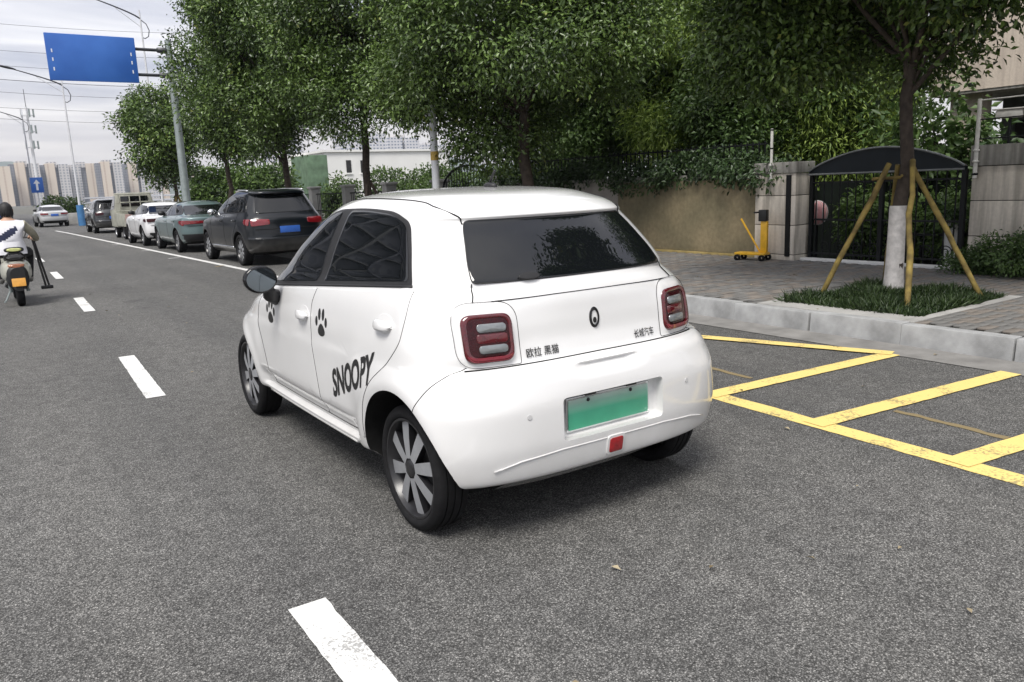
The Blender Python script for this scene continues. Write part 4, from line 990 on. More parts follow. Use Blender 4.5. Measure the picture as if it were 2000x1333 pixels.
# gate with arched dark canopy, bars and scrolls
GT = thing('iron_gate', 'black iron gate with arched sheet canopy behind the nearest tree', 'gate', (8.60, 3.45, GZ - 0.01))
def arch(y): return 1.36 + 0.30 * math.cos(y / 1.17 * math.pi / 2) ** 0.8 if abs(y) < 1.17 else 1.36
ys = np.linspace(-1.17, 1.17, 25); v = []; 
for x in (-0.04, 0.04):
    for y in ys: v += [(x, y, 1.32), (x, y, arch(y))]
n = len(ys); f = [(2 * i, 2 * i + 2, 2 * i + 3, 2 * i + 1) for i in range(n - 1)] + [(2 * n + 2 * i, 2 * n + 2 * i + 1, 2 * n + 2 * i + 3, 2 * n + 2 * i + 2) for i in range(n - 1)] + [(2 * i + 1, 2 * i + 3, 2 * n + 2 * i + 3, 2 * n + 2 * i + 1) for i in range(n - 1)] + [(2 * i, 2 * n + 2 * i, 2 * n + 2 * i + 2, 2 * i + 2) for i in range(n - 1)]
obj('canopy_sheet', v, f, M_IRONBL, GT, smooth=False)
MB().tube([(-0.05, y, arch(y) + 0.005) for y in ys], 0.014, 6).build('canopy_edge', mat('worn_edge', (0.16, 0.17, 0.17), 0.5, noise=0.3, nscale=8), GT, smooth=True)
MB().tube([(-0.05, -1.17, 1.32), (-0.05, 1.17, 1.32)], 0.014, 6).build('canopy_edge', MATS['worn_edge'], GT, smooth=True)
for y in (-1.16, -0.02, 1.13): MB().box(-0.03, 0.03, y - 0.03, y + 0.03, 0, 1.32).build('gate_post', M_IRON, GT)
for k in range(17):
    y = -1.06 + k * 0.132
    MB().tube([(0, y, 0.03), (0, y, 1.32)], 0.010, 6).build('bar', M_IRON, GT)
for z in (0.10, 0.62, 1.18): MB().box(-0.012, 0.012, -1.14, 1.12, z, z + 0.028).build('rail', M_IRON, GT)
for k in range(8):
    yc = -0.98 + k * 0.265; sp = []
    for i in range(30):
        a = i / 29 * 3.6 * math.pi; r = 0.095 * (1 - i / 36); sp.append((-0.012, yc + r * math.cos(a), 0.22 + r * math.sin(a)))
    MB().tube(sp, 0.007, 5).build('scroll', M_IRON, GT, smooth=True)
MB().box(-0.15, -0.02, -1.65, 2.0, 0, 0.045).build('threshold_strip', M_STRIP, GT, bevel=0.006)
# things glimpsed through the gate
tag(MB().box(10.2, 10.4, -6, 13, 0, 1.35).build('garden_shade_slab', M_DARK), 'near-black slab standing for the deep shade of the garden behind the gate', 'wall')  # added slab, its near-black colour stands for the shade inside the garden
ll = thing('paper_lantern', 'pink round lantern showing through the gate bars beside the pillar', 'lantern', (8.95, 4.72, 0.75))
obj('lantern_body', *ellipsoid((0, 0, 0.14), (0.14, 0.16, 0.19), 20, 12), mat('pink_paper', (0.75, 0.36, 0.36), 0.6, noise=0.12, nscale=8), ll)
for k in range(6):
    a = math.pi * k / 6; MB().tube([(0.145 * math.sin(t) * math.cos(a), 0.165 * math.sin(t) * math.sin(a), 0.14 + 0.195 * math.cos(t)) for t in np.linspace(0, 2 * math.pi, 17)], 0.004, 5).build('lantern_rib', M_STRIP, ll)
MB().tube([(0, 0, -0.57), (0, 0, -0.05)], 0.02, 8).build('lantern_stand', M_IRON, ll)
bx = thing('garden_bench', 'black slatted garden bench behind the right gate leaf', 'bench', (9.3, 2.95, GZ))
for k in range(5): MB().box(-0.2 + k * 0.08, -0.14 + k * 0.08, -0.4, 0.4, 0.38, 0.41).build('seat_slat', M_IRON, bx)
for k in range(4): MB().box(0.2, 0.23, -0.4, 0.4, 0.48 + k * 0.1, 0.55 + k * 0.1).build('back_slat', M_IRON, bx)
for y in (-0.36, 0.36):
    for x in (-0.18, 0.2): MB().box(x - 0.02, x + 0.02, y - 0.02, y + 0.02, 0, 0.84 if x > 0 else 0.38).build('leg', M_IRON, bx)
wb = thing('garden_pot', 'pale flower pot behind the right gate leaf', 'pot', (9.05, 2.62, GZ)); pv, pf = lathe_x([(0.62, 0.16), (0.62, 0.13), (0.2, 0.10), (0.0, 0.10)], 18)
obj('pot_body', [(y, z, x) for x, y, z in pv], pf, M_STRIP, wb); tag(foliage('pot_plant', [(0, 0, 0.75, 0.2)], 500, 0.09, M_GARD, wb, 5, 20, 0.07), kind='stuff')
# block wall right of the gate
BW = thing('block_wall', 'tall streaked block wall with iron rail right of the gate', 'wall', (8.66, 2.24, GZ - 0.02))
zc = [0.165, 0.62, 1.08, 1.52]
for a, b in zip(zc[:-1], zc[1:]):
    for k in range(5): MB().box(-0.03, 0.30, -0.02 - 1.15 * (k + 1) + 0.004, -0.02 - 1.15 * k - 0.004, a - GZ + 0.025, b - GZ + 0.015).build('stone_block', M_BLOCK, BW, bevel=0.007)
MB().box(-0.018, 0.28, -5.75, -0.03, 0, 1.36).build('mortar_core', M_JOINT, BW)
MB().box(-0.06, 0.34, -5.8, 0.0, 1.36, 1.62).build('coping', M_COPE, BW, bevel=0.01)
RL = thing('wall_railing', 'white posted wire railing on top of the block wall', 'railing', (8.58, 2.16, 1.42))
for k, y in enumerate((0.0, -1.6, -3.2)):
    MB().tube([(0, y, -0.05), (0, y, 0.94)], 0.026, 10).build('post', M_WPOST, RL, smooth=True)
    for z in (0.0, 0.16, 0.30): obj('insulator', *ellipsoid((0, y, z), (0.042, 0.042, 0.02), 10, 6), M_WPOST if z else M_IRON, RL)
for z in (0.44, 0.68, 0.92): MB().tube([(0, 0.02, z), (0, -3.2, z + 0.02)], 0.008, 6).build('rail', M_IRON if z < 0.9 else M_WPOST, RL, smooth=True)
for i, (y, yaw) in enumerate(((-0.30, 0.25), (-0.66, -0.2))):
    c = thing('security_camera', ('left' if i == 0 else 'right') + ' white security camera above the block wall railing', 'camera', (8.75, 2.16 + y, 1.80), yaw, 'security cameras above the block wall')
    MB().tube([(0, 0, -0.02), (0, 0, 0.30)], 0.018, 8).build('bracket_pole', M_IRON, c, smooth=True)
    MB().box(-0.05, 0.05, -0.14, 0.16, 0.30, 0.40).build('camera_body', M_WPOST, c, bevel=0.02)
    MB().box(-0.065, 0.065, -0.17, 0.20, 0.405, 0.42).build('sun_shield', M_WPOST, c, bevel=0.006)
# house behind: cream upper storey over a shaded recess
HS = thing('house', 'cream rendered house with overhanging upper storey behind the block wall', 'house', (14.0, 0.0, 0))
M_CREAM = streaked('cream_render', (0.62, 0.54, 0.46), (0.50, 0.43, 0.37))
for k in range(4): MB().box(0.0, 6, 5.8 - 2.9 * (k + 1) + 0.006, 5.8 - 2.9 * k - 0.006, 2.95, 6.5).build('wall_panel', M_CREAM, HS)
MB().box(0.02, 6, -5.75, 5.78, 2.90, 6.45).build('wall_core', M_COPE, HS)
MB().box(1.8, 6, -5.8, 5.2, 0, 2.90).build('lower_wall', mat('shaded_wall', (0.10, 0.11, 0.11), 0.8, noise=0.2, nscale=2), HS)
for y in (-4.5, -2.4, -0.3, 1.8, 3.6):
    w = MB().box(1.74, 1.79, y, y + 1.3, 0.9, 2.4).build('window', M_GLASS, HS); MB().box(1.70, 1.735, y - 0.06, y + 1.36, 0.82, 0.90).build('sill', M_CREAM, w)
MB().box(0.3, 0.7, 4.9, 5.5, 0, 2.9).build('column', M_CREAM, HS)
# shrub at the wall foot
for i, (x, y, r, h, nn) in enumerate(((8.15, 1.45, 0.42, 0.48, 4200), (8.05, 0.75, 0.45, 0.75, 5200), (8.2, 2.0, 0.30, 0.28, 1800))):
    t = thing('shrub', ['low clipped shrub at the foot of the block wall', 'taller shrub at the right edge before the block wall', 'smallest shrub tuft beside the gate threshold'][i], 'shrub', (x, y, GZ))
    MB().tube([(0, 0, -0.02), (0.02, 0, h * 0.5)], 0.02, 7).build('stem', M_BARK, t, smooth=True)
    foliage('foliage', [(0, 0, h * 0.5, r, r, h * 0.55), (0.1, -0.15, h * 0.75, r * 0.6, r * 0.6, h * 0.4)], nn, 0.05, M_HEDGE if i == 1 else M_GARD, t, 30 + i, 30, 0.07, shell=0.5)
for i, (x, y, h) in enumerate(((9.5, 4.25, 1.2), (9.7, 3.4, 0.95), (9.45, 2.75, 1.15))):
    t = thing('garden_shrub', ['shaded shrub behind the gate beside the pink lantern', 'low shaded shrub behind the middle of the gate', 'shaded shrub behind the right end of the gate'][i], 'shrub', (x, y, 0.1), 0, 'shrubs behind the gate')
    MB().tube([(0, 0, -0.1), (0.03, 0, h * 0.5)], 0.025, 7).build('stem', M_BARK, t, smooth=True); foliage('foliage', [(0, 0, h * 0.55, 0.38, 0.4, h * 0.5)], 2400, 0.085, M_HEDGE, t, 60 + i, 30, 0.1, shell=0.5)
# yellow hand cart by the wall
HC = thing('hand_cart', 'small yellow wheeled cart with upright handle leaning by the wall', 'cart', (8.02, 5.24, GZ), 0.2)
MB().box(-0.10, 0.10, -0.26, 0.26, 0.09, 0.13).build('deck', M_YEL, HC, bevel=0.012)
MB().box(-0.03, 0.03, -0.26, -0.15, 0.13, 0.62).build('column', M_YEL, HC, bevel=0.01)
MB().box(-0.05, 0.05, -0.25, -0.12, 0.62, 0.80).build('handle_head', M_BLACK, HC, bevel=0.012)
MB().tube([(0, -0.14, 0.13), (0, 0.20, 0.66)], 0.016, 8).build('strut', M_YEL, HC, smooth=True)
MB().tube([(-0.14, -0.10, 0.76), (0.14, -0.10, 0.76)], 0.014, 8).build('handlebar', M_BLACK, HC, smooth=True)
for y in (-0.22, 0.20):
    for x in (-0.11, 0.11):
        wv, wf = lathe_x([(-0.02, 0.02), (-0.018, 0.05), (0.018, 0.05), (0.02, 0.02)], 14); obj('wheel', [(a + x, b + y, c + 0.05) for a, b, c in wv], wf, M_TYRE, HC)
# garden trees behind the wall
def gtree(x, y, label, z0, z1, rx, ry, n, size, m, seed, fork=2.0, **kw):
    return tree('garden_tree', label, 'tree', (x, y, 0), fork, lobes_ball(rx, ry, z0, z1, 14, 0.8, seed), 0.09, n, size, m, seed, 'trees in the garden behind the wall', **kw)
gtree(11.6, 13.5, 'dark garden tree behind the second street tree', 1.0, 7.8, 2.7, 2.7, 52000, 0.115, M_GARD, 101)
gtree(11.6, 9.2, 'bright bamboo clump rising above the olive wall panel', 0.9, 7.2, 2.0, 2.1, 52000, 0.15, M_BAMB, 102, per=36, aspect=0.20, droop=0.7, spread=0.22)
gtree(10.6, 6.9, 'bushy green garden tree above the stone pillar', 1.0, 4.8, 1.5, 1.7, 42000, 0.10, M_GARD, 103)
gtree(12.8, 7.2, 'tall bamboo clump at the top behind the pillar tree', 1.2, 8.5, 2.1, 2.1, 42000, 0.16, M_BAMB, 104, per=36, aspect=0.20, droop=0.7)
gtree(11.1, 6.1, 'feathery garden tree over the gate canopy', 1.3, 3.7, 1.1, 1.0, 24000, 0.10, M_BAMB, 105, per=30, aspect=0.24, droop=0.5)
gtree(10.6, 3.75, 'small palmate shrub tree right of the nearest trunk', 1.3, 2.3, 0.45, 0.45, 3000, 0.15, M_GARD, 106, fork=1.0)
gtree(14.5, 17.5, 'tall dark garden tree farthest left behind the wall', 0.8, 8.8, 2.9, 3.1, 30000, 0.2, M_GARD, 107)
gtree(15.5, 12.0, 'tall garden tree filling the gap above the bamboo', 1.0, 10, 3.2, 3.2, 34000, 0.21, M_CAMPH2, 108)
gtree(15.5, 8.9, 'broad garden tree at the back beside the house', 0.8, 8.0, 1.8, 1.8, 20000, 0.19, M_CAMPH2, 109)
gtree(12.6, 10.8, 'dense garden tree between the two bamboo clumps', 0.8, 8.0, 2.2, 2.2, 36000, 0.15, M_GARD, 110)
# ------------------------------------------------------------------ parked cars
M_PBLUE = mat('plate_blue', (0.03, 0.11, 0.42), 0.4, noise=0.15, nscale=12)
def parked(name, label, loc, rz, paint, knots, wb, R, halfw, win, rearwin, lamps, zb, style='flat', spokes=10, rails=None, plate_z=0.62, lowblack=None, roofdoor=None, wheel_face=None, rear_off=0.0):
    T = thing(name, label, 'car', loc, rz, 'cars parked along the kerb')
    S0 = Shell(knots, lambda y, z: sum(0.012 * np.exp(-((np.hypot(y - yc, z - R) - R * 1.3) / 0.06) ** 2) for yc in (0.0, wb)), None, 0.04, wb / 2)
    v, f = S0.mesh_geo(per=4, N=110); me = mesh('body', v, f, [paint, M_WELL, M_BLACK], True)
    bm = bmesh.new(); bm.from_mesh(me); bmesh.ops.recalc_face_normals(bm, faces=bm.faces); bm.to_mesh(me); bm.free()
    for p in me.polygons:
        if p.normal.z < -0.85 and p.center.z < 0.4: p.material_index = 1
        elif lowblack and lowblack(p.center): p.material_index = 2
    me = cut(me, [cyl_x(s * (halfw - 0.34), s * (halfw + 0.2), yc, R + 0.01, R * 1.17, M_WELL, 40) for s in (-1, 1) for yc in (0.0, wb)], None)
    me.name = 'body'; me.polygons.foreach_set('use_smooth', [True] * len(me.polygons)); me.set_sharp_from_angle(angle=math.radians(40)); link('body', me, T)
    Rr = S0.rear(); Fr = S0.front()
    for s in (-1, 1):
        S = S0.side(s); fr = round_poly(win['dlo'], 0.06, 4); cen = np.mean(np.array(win['dlo']), 0)
        patch('window_frame', dense(fr, 0.1, True), S, 0.004, M_GLOSSBLK, T, edge=-0.003, cen=cen)
        for w in win['panes']: patch('side_window', dense(round_poly(w, 0.04, 4), 0.1, True), S, 0.008, M_GLASS, T, edge=0.001)
        for g in win['gaps']: surf_tube('door_gap', dense(g, 0.08), S, 0.004, M_GAP, T, off=0.0)
        for hy, hz in win['handles']:
            p0, p1 = S(hy - 0.09, hz, 0.02), S(hy + 0.09, hz, 0.02); obj('door_handle', *tube_geo([S(hy - 0.10, hz, 0.002), p0, p1, S(hy + 0.10, hz, 0.002)], 0.016, 6), paint, T)
        mz, my = win['mirror']; c = Vector(S(my, mz, 0.09)); obj('side_mirror', *ellipsoid(c, (0.11, 0.07, 0.075), 14, 8), win.get('mirror_mat', paint), T)
        for yc in (0.0, wb): wheel(T, s * (halfw - 0.135), yc, R, R, 0.22, style, s, 0, R * 0.72, spokes, M_SILVER, M_RIMDARK, wheel_face or M_ALU)
        for poly, m_, on in lamps:
            if on == 'rear': patch('tail_light', dense(round_poly([(s * a, b) for a, b in poly], 0.03, 4), 0.05, True), Rr, 0.012, m_, T, edge=-0.002)
            else: patch('tail_light', dense(round_poly(poly, 0.03, 4), 0.05, True), S, 0.012, m_, T, edge=-0.002)
        if win.get('sill'): surf_tube('sill_trim', dense(win['sill'], 0.1), S, 0.02, win['sill_mat'], T, off=0.005)
        if rails: obj('roof_rail', *tube_geo([S(a, b, 0.03) for a, b in rails], 0.018, 8), M_SILVER, T)
    patch('rear_window', dense(round_poly(rearwin, 0.05, 4), 0.08, True), Rr, 0.007, M_GLASS, T, edge=-0.002, cen=np.mean(np.array(rearwin), 0))
    surf_tube('boot_gap', dense([(-halfw * 0.8, zb), (halfw * 0.8, zb)], 0.1), Rr, 0.007, M_GAP, T)
    q = Rr(0, plate_z, 0.01); pl = MB().box(-0.22, 0.22, q[1] - 0.012, q[1] + 0.06, plate_z - 0.07, plate_z + 0.07).build('number_plate', M_PBLUE, T, bevel=0.005)
    ws = round_poly(win['screen'], 0.05, 4); patch('windscreen', dense(ws, 0.1, True), Fr, 0.006, M_GLASS, T, edge=-0.002)
    return T
M_BLKCAR = car_paint('black_car_paint', (0.005, 0.007, 0.010), dirt=0.2, coat=0.55)
M_GRYCAR = car_paint('grey_green_car_paint', (0.125, 0.185, 0.19), metal=0.3, rough=0.35)
M_WHTCAR = car_paint('white_sedan_paint', (0.76, 0.76, 0.77))
M_SLVCAR = car_paint('silver_sedan_paint', (0.60, 0.61, 0.62), metal=0.2)
M_NAVCAR = car_paint('dark_hatch_paint', (0.02, 0.022, 0.026))
M_TAIL = mat('tail_red_bright', (0.17, 0.006, 0.011), 0.12, coat=1.0, noise=0.2, nscale=14)
SUV = [(0.25, -0.62, 3.35, 0.76, 0.4, 3, 0.7, 2.6), (0.33, -0.78, 3.46, 0.84, 0.4, 3, 0.75, 2.6), (0.45, -0.86, 3.52, 0.885, 0.42, 3, 0.8, 2.6), (0.60, -0.885, 3.55, 0.905, 0.42, 3, 0.8, 2.6), (0.62, -0.86, 3.55, 0.905, 0.42, 3, 0.8, 2.6), (0.80, -0.845, 3.52, 0.91, 0.42, 2.9, 0.8, 2.6), (0.95, -0.83, 3.38, 0.905, 0.42, 2.9, 0.8, 2.6), (1.02, -0.80, 3.0, 0.89, 0.43, 2.9, 0.8, 2.6), (1.08, -0.76, 2.5, 0.865, 0.44, 2.9, 0.7, 2.6), (1.14, -0.71, 2.25, 0.835, 0.45, 2.9, 0.7, 2.6), (1.30, -0.60, 1.95, 0.78, 0.47, 2.9, 0.7, 2.6), (1.45, -0.50, 1.62, 0.72, 0.48, 2.9, 0.7, 2.6), (1.535, -0.44, 1.36, 0.68, 0.48, 2.9, 0.65, 2.6), (1.555, -0.56, 1.3, 0.665, 0.5, 2.9, 0.65, 2.6), (1.585, -0.56, 1.2, 0.64, 0.5, 2.9, 0.6, 2.6), (1.62, -0.44, 1.05, 0.58, 0.5, 2.7, 0.5, 2.5), (1.645, -0.18, 0.85, 0.45, 0.4, 2.4, 0.4, 2.4), (1.655, 0.1, 0.6, 0.18, 0.2, 2, 0.2, 2)]
WSUV = dict(dlo=[(2.08, 1.10), (-0.42, 1.17), (-0.36, 1.33), (-0.12, 1.50), (0.7, 1.545), (1.25, 1.50), (1.62, 1.34)], panes=[[(1.95, 1.125), (1.02, 1.15), (1.0, 1.49), (1.22, 1.46), (1.58, 1.31)], [(0.95, 1.155), (0.12, 1.17), (0.16, 1.48), (0.7, 1.515), (0.93, 1.495)], [(0.05, 1.175), (-0.36, 1.19), (-0.32, 1.32), (-0.10, 1.46), (0.09, 1.475)]], gaps=[[(0.98, 1.12), (1.0, 0.7), (0.98, 0.36)], [(0.05, 1.15), (0.12, 0.9), (0.38, 0.62), (0.42, 0.36)], [(2.05, 1.05), (2.1, 0.7), (2.05, 0.36)]], handles=[(0.25, 0.99), (1.2, 0.98)], mirror=(1.10, 1.92), mirror_mat=M_CHROME, screen=[(-0.68, 1.16), (0.68, 1.16), (0.58, 1.5), (-0.58, 1.5)], sill=[(0.45, 0.40), (1.3, 0.40), (2.2, 0.40)], sill_mat=M_CHROME)
parked('suv_car', 'black SUV with silver roof rails, nearest of the kerbside cars', (3.47, 14.85, 0), 0.02, M_BLKCAR, SUV, 2.68, 0.345, 0.905, WSUV, [(-0.66, 1.14), (0.66, 1.14), (0.56, 1.50), (-0.56, 1.50)], [([(0.42, 0.90), (0.80, 0.87), (0.80, 1.02), (0.42, 1.01)], M_TAIL, 'rear'), ([(-0.62, 0.88), (-0.40, 0.93), (-0.42, 1.02), (-0.62, 1.02)], M_TAIL, 'side')], 0.80, 'flat', 10, [(-0.15, 1.595), (0.1, 1.61), (0.8, 1.62), (1.15, 1.60)], 0.78)
SED = [(0.24, -0.62, 3.35, 0.74, 0.4, 3, 0.7, 2.6), (0.32, -0.80, 3.45, 0.82, 0.42, 3, 0.75, 2.6), (0.45, -0.90, 3.5, 0.87, 0.45, 2.9, 0.8, 2.6), (0.62, -0.93, 3.52, 0.885, 0.46, 2.8, 0.8, 2.6), (0.80, -0.93, 3.45, 0.885, 0.46, 2.8, 0.85, 2.5), (0.90, -0.93, 3.25, 0.875, 0.46, 2.8, 0.85, 2.5), (0.955, -0.93, 2.9, 0.86, 0.46, 2.8, 0.8, 2.5), (0.985, -0.90, 2.55, 0.84, 0.46, 2.8, 0.7, 2.5), (1.01, -0.72, 2.3, 0.82, 0.48, 2.8, 0.7, 2.5), (1.035, -0.50, 2.15, 0.80, 0.5, 2.8, 0.7, 2.5), (1.10, -0.28, 1.98, 0.765, 0.5, 2.8, 0.7, 2.5), (1.20, -0.06, 1.76, 0.715, 0.5, 2.8, 0.65, 2.5), (1.30, 0.17, 1.5, 0.66, 0.5, 2.8, 0.6, 2.5), (1.365, 0.36, 1.28, 0.605, 0.48, 2.7, 0.5, 2.5), (1.41, 0.55, 1.12, 0.51, 0.4, 2.5, 0.42, 2.4), (1.432, 0.7, 1.0, 0.36, 0.3, 2.2, 0.3, 2.2), (1.44, 0.8, 0.95, 0.12, 0.1, 2, 0.1, 2)]
WSED = dict(dlo=[(1.98, 1.0), (-0.22, 1.06), (0.05, 1.2), (0.35, 1.325), (0.8, 1.365), (1.15, 1.32), (1.5, 1.2)], panes=[[(1.86, 1.02), (0.95, 1.045), (0.93, 1.33), (1.12, 1.295), (1.46, 1.18)], [(0.88, 1.05), (-0.10, 1.085), (0.10, 1.19), (0.38, 1.30), (0.86, 1.335)]], gaps=[[(0.92, 1.02), (0.94, 0.7), (0.92, 0.36)], [(-0.05, 1.05), (0.05, 0.9), (0.34, 0.65), (0.40, 0.36)], [(1.95, 0.98), (2.05, 0.7), (2.0, 0.36)]], handles=[(0.2, 0.90), (1.15, 0.89)], mirror=(1.02, 1.80), screen=[(-0.64, 1.08), (0.64, 1.08), (0.54, 1.32), (-0.54, 1.32)], mirror_mat=M_BLACK)
RW_S = [(-0.62, 1.05), (0.62, 1.05), (0.52, 1.31), (-0.52, 1.31)]
LB = lambda p: p.z < 0.52 and p.y < -0.62
parked('sedan_car', 'grey green sedan with full width red tail lamps, in front of the black SUV', (3.40, 21.1, 0), 0.015, M_GRYCAR, SED, 2.62, 0.325, 0.885, WSED, RW_S, [([(0.10, 0.83), (0.80, 0.80), (0.80, 0.91), (0.10, 0.89)], M_TAIL, 'rear'), ([(-0.72, 0.76), (-0.42, 0.84), (-0.45, 0.91), (-0.72, 0.91)], M_TAIL, 'side')], 0.76, 'flat', 10, None, 0.60, LB, wheel_face=M_SILVER)
W2 = dict(WSED); W2['mirror_mat'] = M_BLACK
parked('sedan_car', 'white sedan with dark red tail lamps between grey sedan and small truck', (3.30, 25.95, 0), 0.01, M_WHTCAR, SED, 2.58, 0.325, 0.885, W2, RW_S, [([(0.30, 0.82), (0.80, 0.80), (0.80, 0.91), (0.30, 0.91)], M_REDDK, 'rear'), ([(-0.66, 0.80), (-0.42, 0.83), (-0.45, 0.90), (-0.66, 0.90)], M_REDDK, 'side')], 0.70, 'flat', 8, None, 0.66, lambda p: p.z < 0.46 and p.y < -0.7)
parked('suv_car', 'dark car parked ahead of the small truck', (3.55, 40.6, 0), 0.0, M_NAVCAR, SUV, 2.6, 0.33, 0.905, WSUV, [(-0.66, 1.14), (0.66, 1.14), (0.56, 1.50), (-0.56, 1.50)], [([(0.45, 0.88), (0.80, 0.86), (0.80, 1.0), (0.45, 1.0)], M_REDDK, 'rear')], 0.80, 'flat', 6, None, 0.75)
fs = parked('sedan_car', 'silver white sedan at the far end of the road with blue plate', (2.35, 58.2, 0), 0.05, M_SLVCAR, SED, 2.62, 0.325, 0.885, WSED, RW_S, [([(0.36, 0.80), (0.80, 0.80), (0.80, 0.92), (0.36, 0.90)], M_TAIL, 'rear')], 0.74, 'flat', 6, None, 0.78, lambda p: p.z < 0.42 and p.y < -0.7)
fs2 = parked('sedan_car', 'dark car at the far left beyond the scooter rider', (-0.6, 66.0, 0), 0.35, M_NAVCAR, SED, 2.62, 0.325, 0.885, WSED, RW_S, [([(0.36, 0.80), (0.80, 0.80), (0.80, 0.92), (0.36, 0.90)], M_REDDK, 'rear')], 0.74, 'flat', 6, None, 0.78)
# small flatbed truck seen from behind
TK = thing('flatbed_truck', 'old khaki grey flatbed truck with a cage behind its cab', 'truck', (3.50, 31.9, 0), 0.0, 'cars parked along the kerb')
M_KHAKI = mat('khaki_paint', (0.33, 0.33, 0.28), 0.6, noise=0.25, nscale=4, bump=0.2, bscale=20); M_PINKP = mat('faded_red_paint', (0.36, 0.24, 0.22), 0.65, noise=0.25, nscale=5)
cab = MB().add([(-0.78, 1.35, 0.45), (0.78, 1.35, 0.45), (0.78, 2.75, 0.45), (-0.78, 2.75, 0.45), (-0.78, 1.35, 1.2), (0.78, 1.35, 1.2), (0.78, 2.75, 1.1), (-0.78, 2.75, 1.1), (-0.66, 1.40, 1.84), (0.66, 1.40, 1.84), (0.62, 2.25, 1.84), (-0.62, 2.25, 1.84)], [(0, 3, 2, 1), (0, 1, 5, 4), (1, 2, 6, 5), (2, 3, 7, 6), (3, 0, 4, 7), (4, 5, 9, 8), (5, 6, 10, 9), (6, 7, 11, 10), (7, 4, 8, 11), (8, 9, 10, 11)])
cb = cab.build('cab', M_KHAKI, TK, bevel=0.06)
MB().box(-0.52, 0.52, 1.33, 1.38, 1.28, 1.70).build('rear_window', M_GLASS, TK, bevel=0.02)
for s in (-1, 1): obj('side_window', [(s * 0.785, 1.55, 1.2), (s * 0.785, 2.55, 1.15), (s * 0.675, 2.15, 1.72), (s * 0.69, 1.55, 1.72)], [(0, 1, 2, 3)], M_GLASS, TK, smooth=False)
MB().box(-0.76, 0.76, -0.95, 1.30, 0.56, 0.64).build('bed_floor', M_KHAKI, TK, bevel=0.01)
for s in (-1, 1): MB().box(s * 0.77 - 0.02, s * 0.77 + 0.02, -0.95, 1.28, 0.52, 1.02).build('side_board', M_KHAKI, TK, bevel=0.01)
MB().box(-0.77, 0.77, -0.99, -0.955, 0.50, 1.0).build('tailgate', M_PINKP, TK, bevel=0.01)
for x in (-0.6, -0.2, 0.2, 0.6): MB().tube([(x, 1.24, 0.64), (x, 1.24, 1.78)], 0.022, 6).build('cage_bar', M_KHAKI, TK)
for z in (1.1, 1.45, 1.78): MB().tube([(-0.74, 1.24, z), (0.74, 1.24, z)], 0.022, 6).build('cage_bar', M_KHAKI, TK)
MB().box(-0.55, 0.55, -0.9, 2.6, 0.36, 0.50).build('chassis', M_WELL, TK)
for s in (-1, 1):
    MB().box(s * 0.62 - 0.09, s * 0.62 + 0.09, -1.01, -0.98, 0.40, 0.49).build('tail_light', M_TAIL, TK, bevel=0.008)
    MB().box(s * 0.72 - 0.1, s * 0.72 + 0.1, -0.55, -0.50, 0.2, 0.50).build('mud_flap', M_BLACK, TK)
    for yc in (0.0, 2.1): wheel(TK, s * 0.66, yc, 0.27, 0.27, 0.17, 'thin', s, 0, 0.17, 6, M_SILVER, M_RIMDARK, M_SILVER)
    MB().tube([(s * 0.78, 2.3, 1.3), (s * 0.95, 2.35, 1.35)], 0.015, 6).build('mirror_arm', M_BLACK, TK); MB().box(s * 0.98 - 0.07, s * 0.98 + 0.07, 2.32, 2.37, 1.22, 1.45).build('side_mirror', M_BLACK, TK, bevel=0.01)
MB().box(-0.2, 0.2, -1.005, -0.992, 0.70, 0.84).build('number_plate', M_STRIP, TK)
# ------------------------------------------------------------------ sign gantry, lamps, far things
def at(px, py, Y):
    """world point on the plane y = Y that lies in the direction of a picture position (used to read distances off the photograph)"""
    f = 27.72 / 36 * 2000; mw = SC.camera.matrix_world
    d = mw.to_3x3() @ Vector(((px - 1000) / f, -(py - 666.5) / f, -1)); t = (Y - CAM.y) / d.y
    return CAM + d * t
M_GALV = mat('galvanised_pole', (0.27, 0.31, 0.31), 0.55, 0.3, noise=0.15, nscale=5)
M_LAMPP = mat('lamp_post_white', (0.60, 0.61, 0.63), 0.5, noise=0.08, nscale=5)
M_HEAD = mat('lamp_head_dark', (0.035, 0.038, 0.045), 0.4, noise=0.1)
M_SIGNB = mat('sign_blue', (0.02, 0.11, 0.45), 0.45, noise=0.16, nscale=0.6, noise2=(0.04, 0.155, 0.52))
M_SIGNW = mat('sign_white', (0.72, 0.74, 0.78), 0.5, noise=0.05)
SG = thing('road_sign', 'large blue overhead road sign held out on a grey post', 'road sign', (5.05, 30.9, 0.17))
MB().tube([(0, 0, 0), (0, 0, 3.5), (0, 0, 7.35)], [0.17, 0.145, 0.12], 16).build('post', M_GALV, SG, smooth=True, sharp=50)
MB().tube([(0, 0, 7.35), (0, 0, 7.42)], [0.13, 0.02], 16).build('post_cap', M_GALV, SG, smooth=True, sharp=50)
for z in (6.98, 6.05):
    MB().tube([(-0.1, 0, z), (-0.42, 0, z), (-0.45, 0, z), (-3.9, 0, z)], [0.115, 0.10, 0.06, 0.055], 10).build('arm', M_HEAD, SG, smooth=True, sharp=50)
MB().box(-4.20, -1.22, -0.16, -0.10, 5.72, 7.36).build('sign_board', M_SIGNB, SG, bevel=0.03)
for x in (-4.02, -1.40):
    for z in (6.75, 6.45, 6.12): MB().box(x - 0.02, x + 0.02, -0.168, -0.158, z - 0.06, z + 0.06).build('border_mark', M_SIGNW, SG)
for x in (-3.6, -2.7, -1.8): MB().box(x - 0.05, x + 0.05, -0.10, -0.05, 5.8, 7.3).build('stiffener', M_GALV, SG)
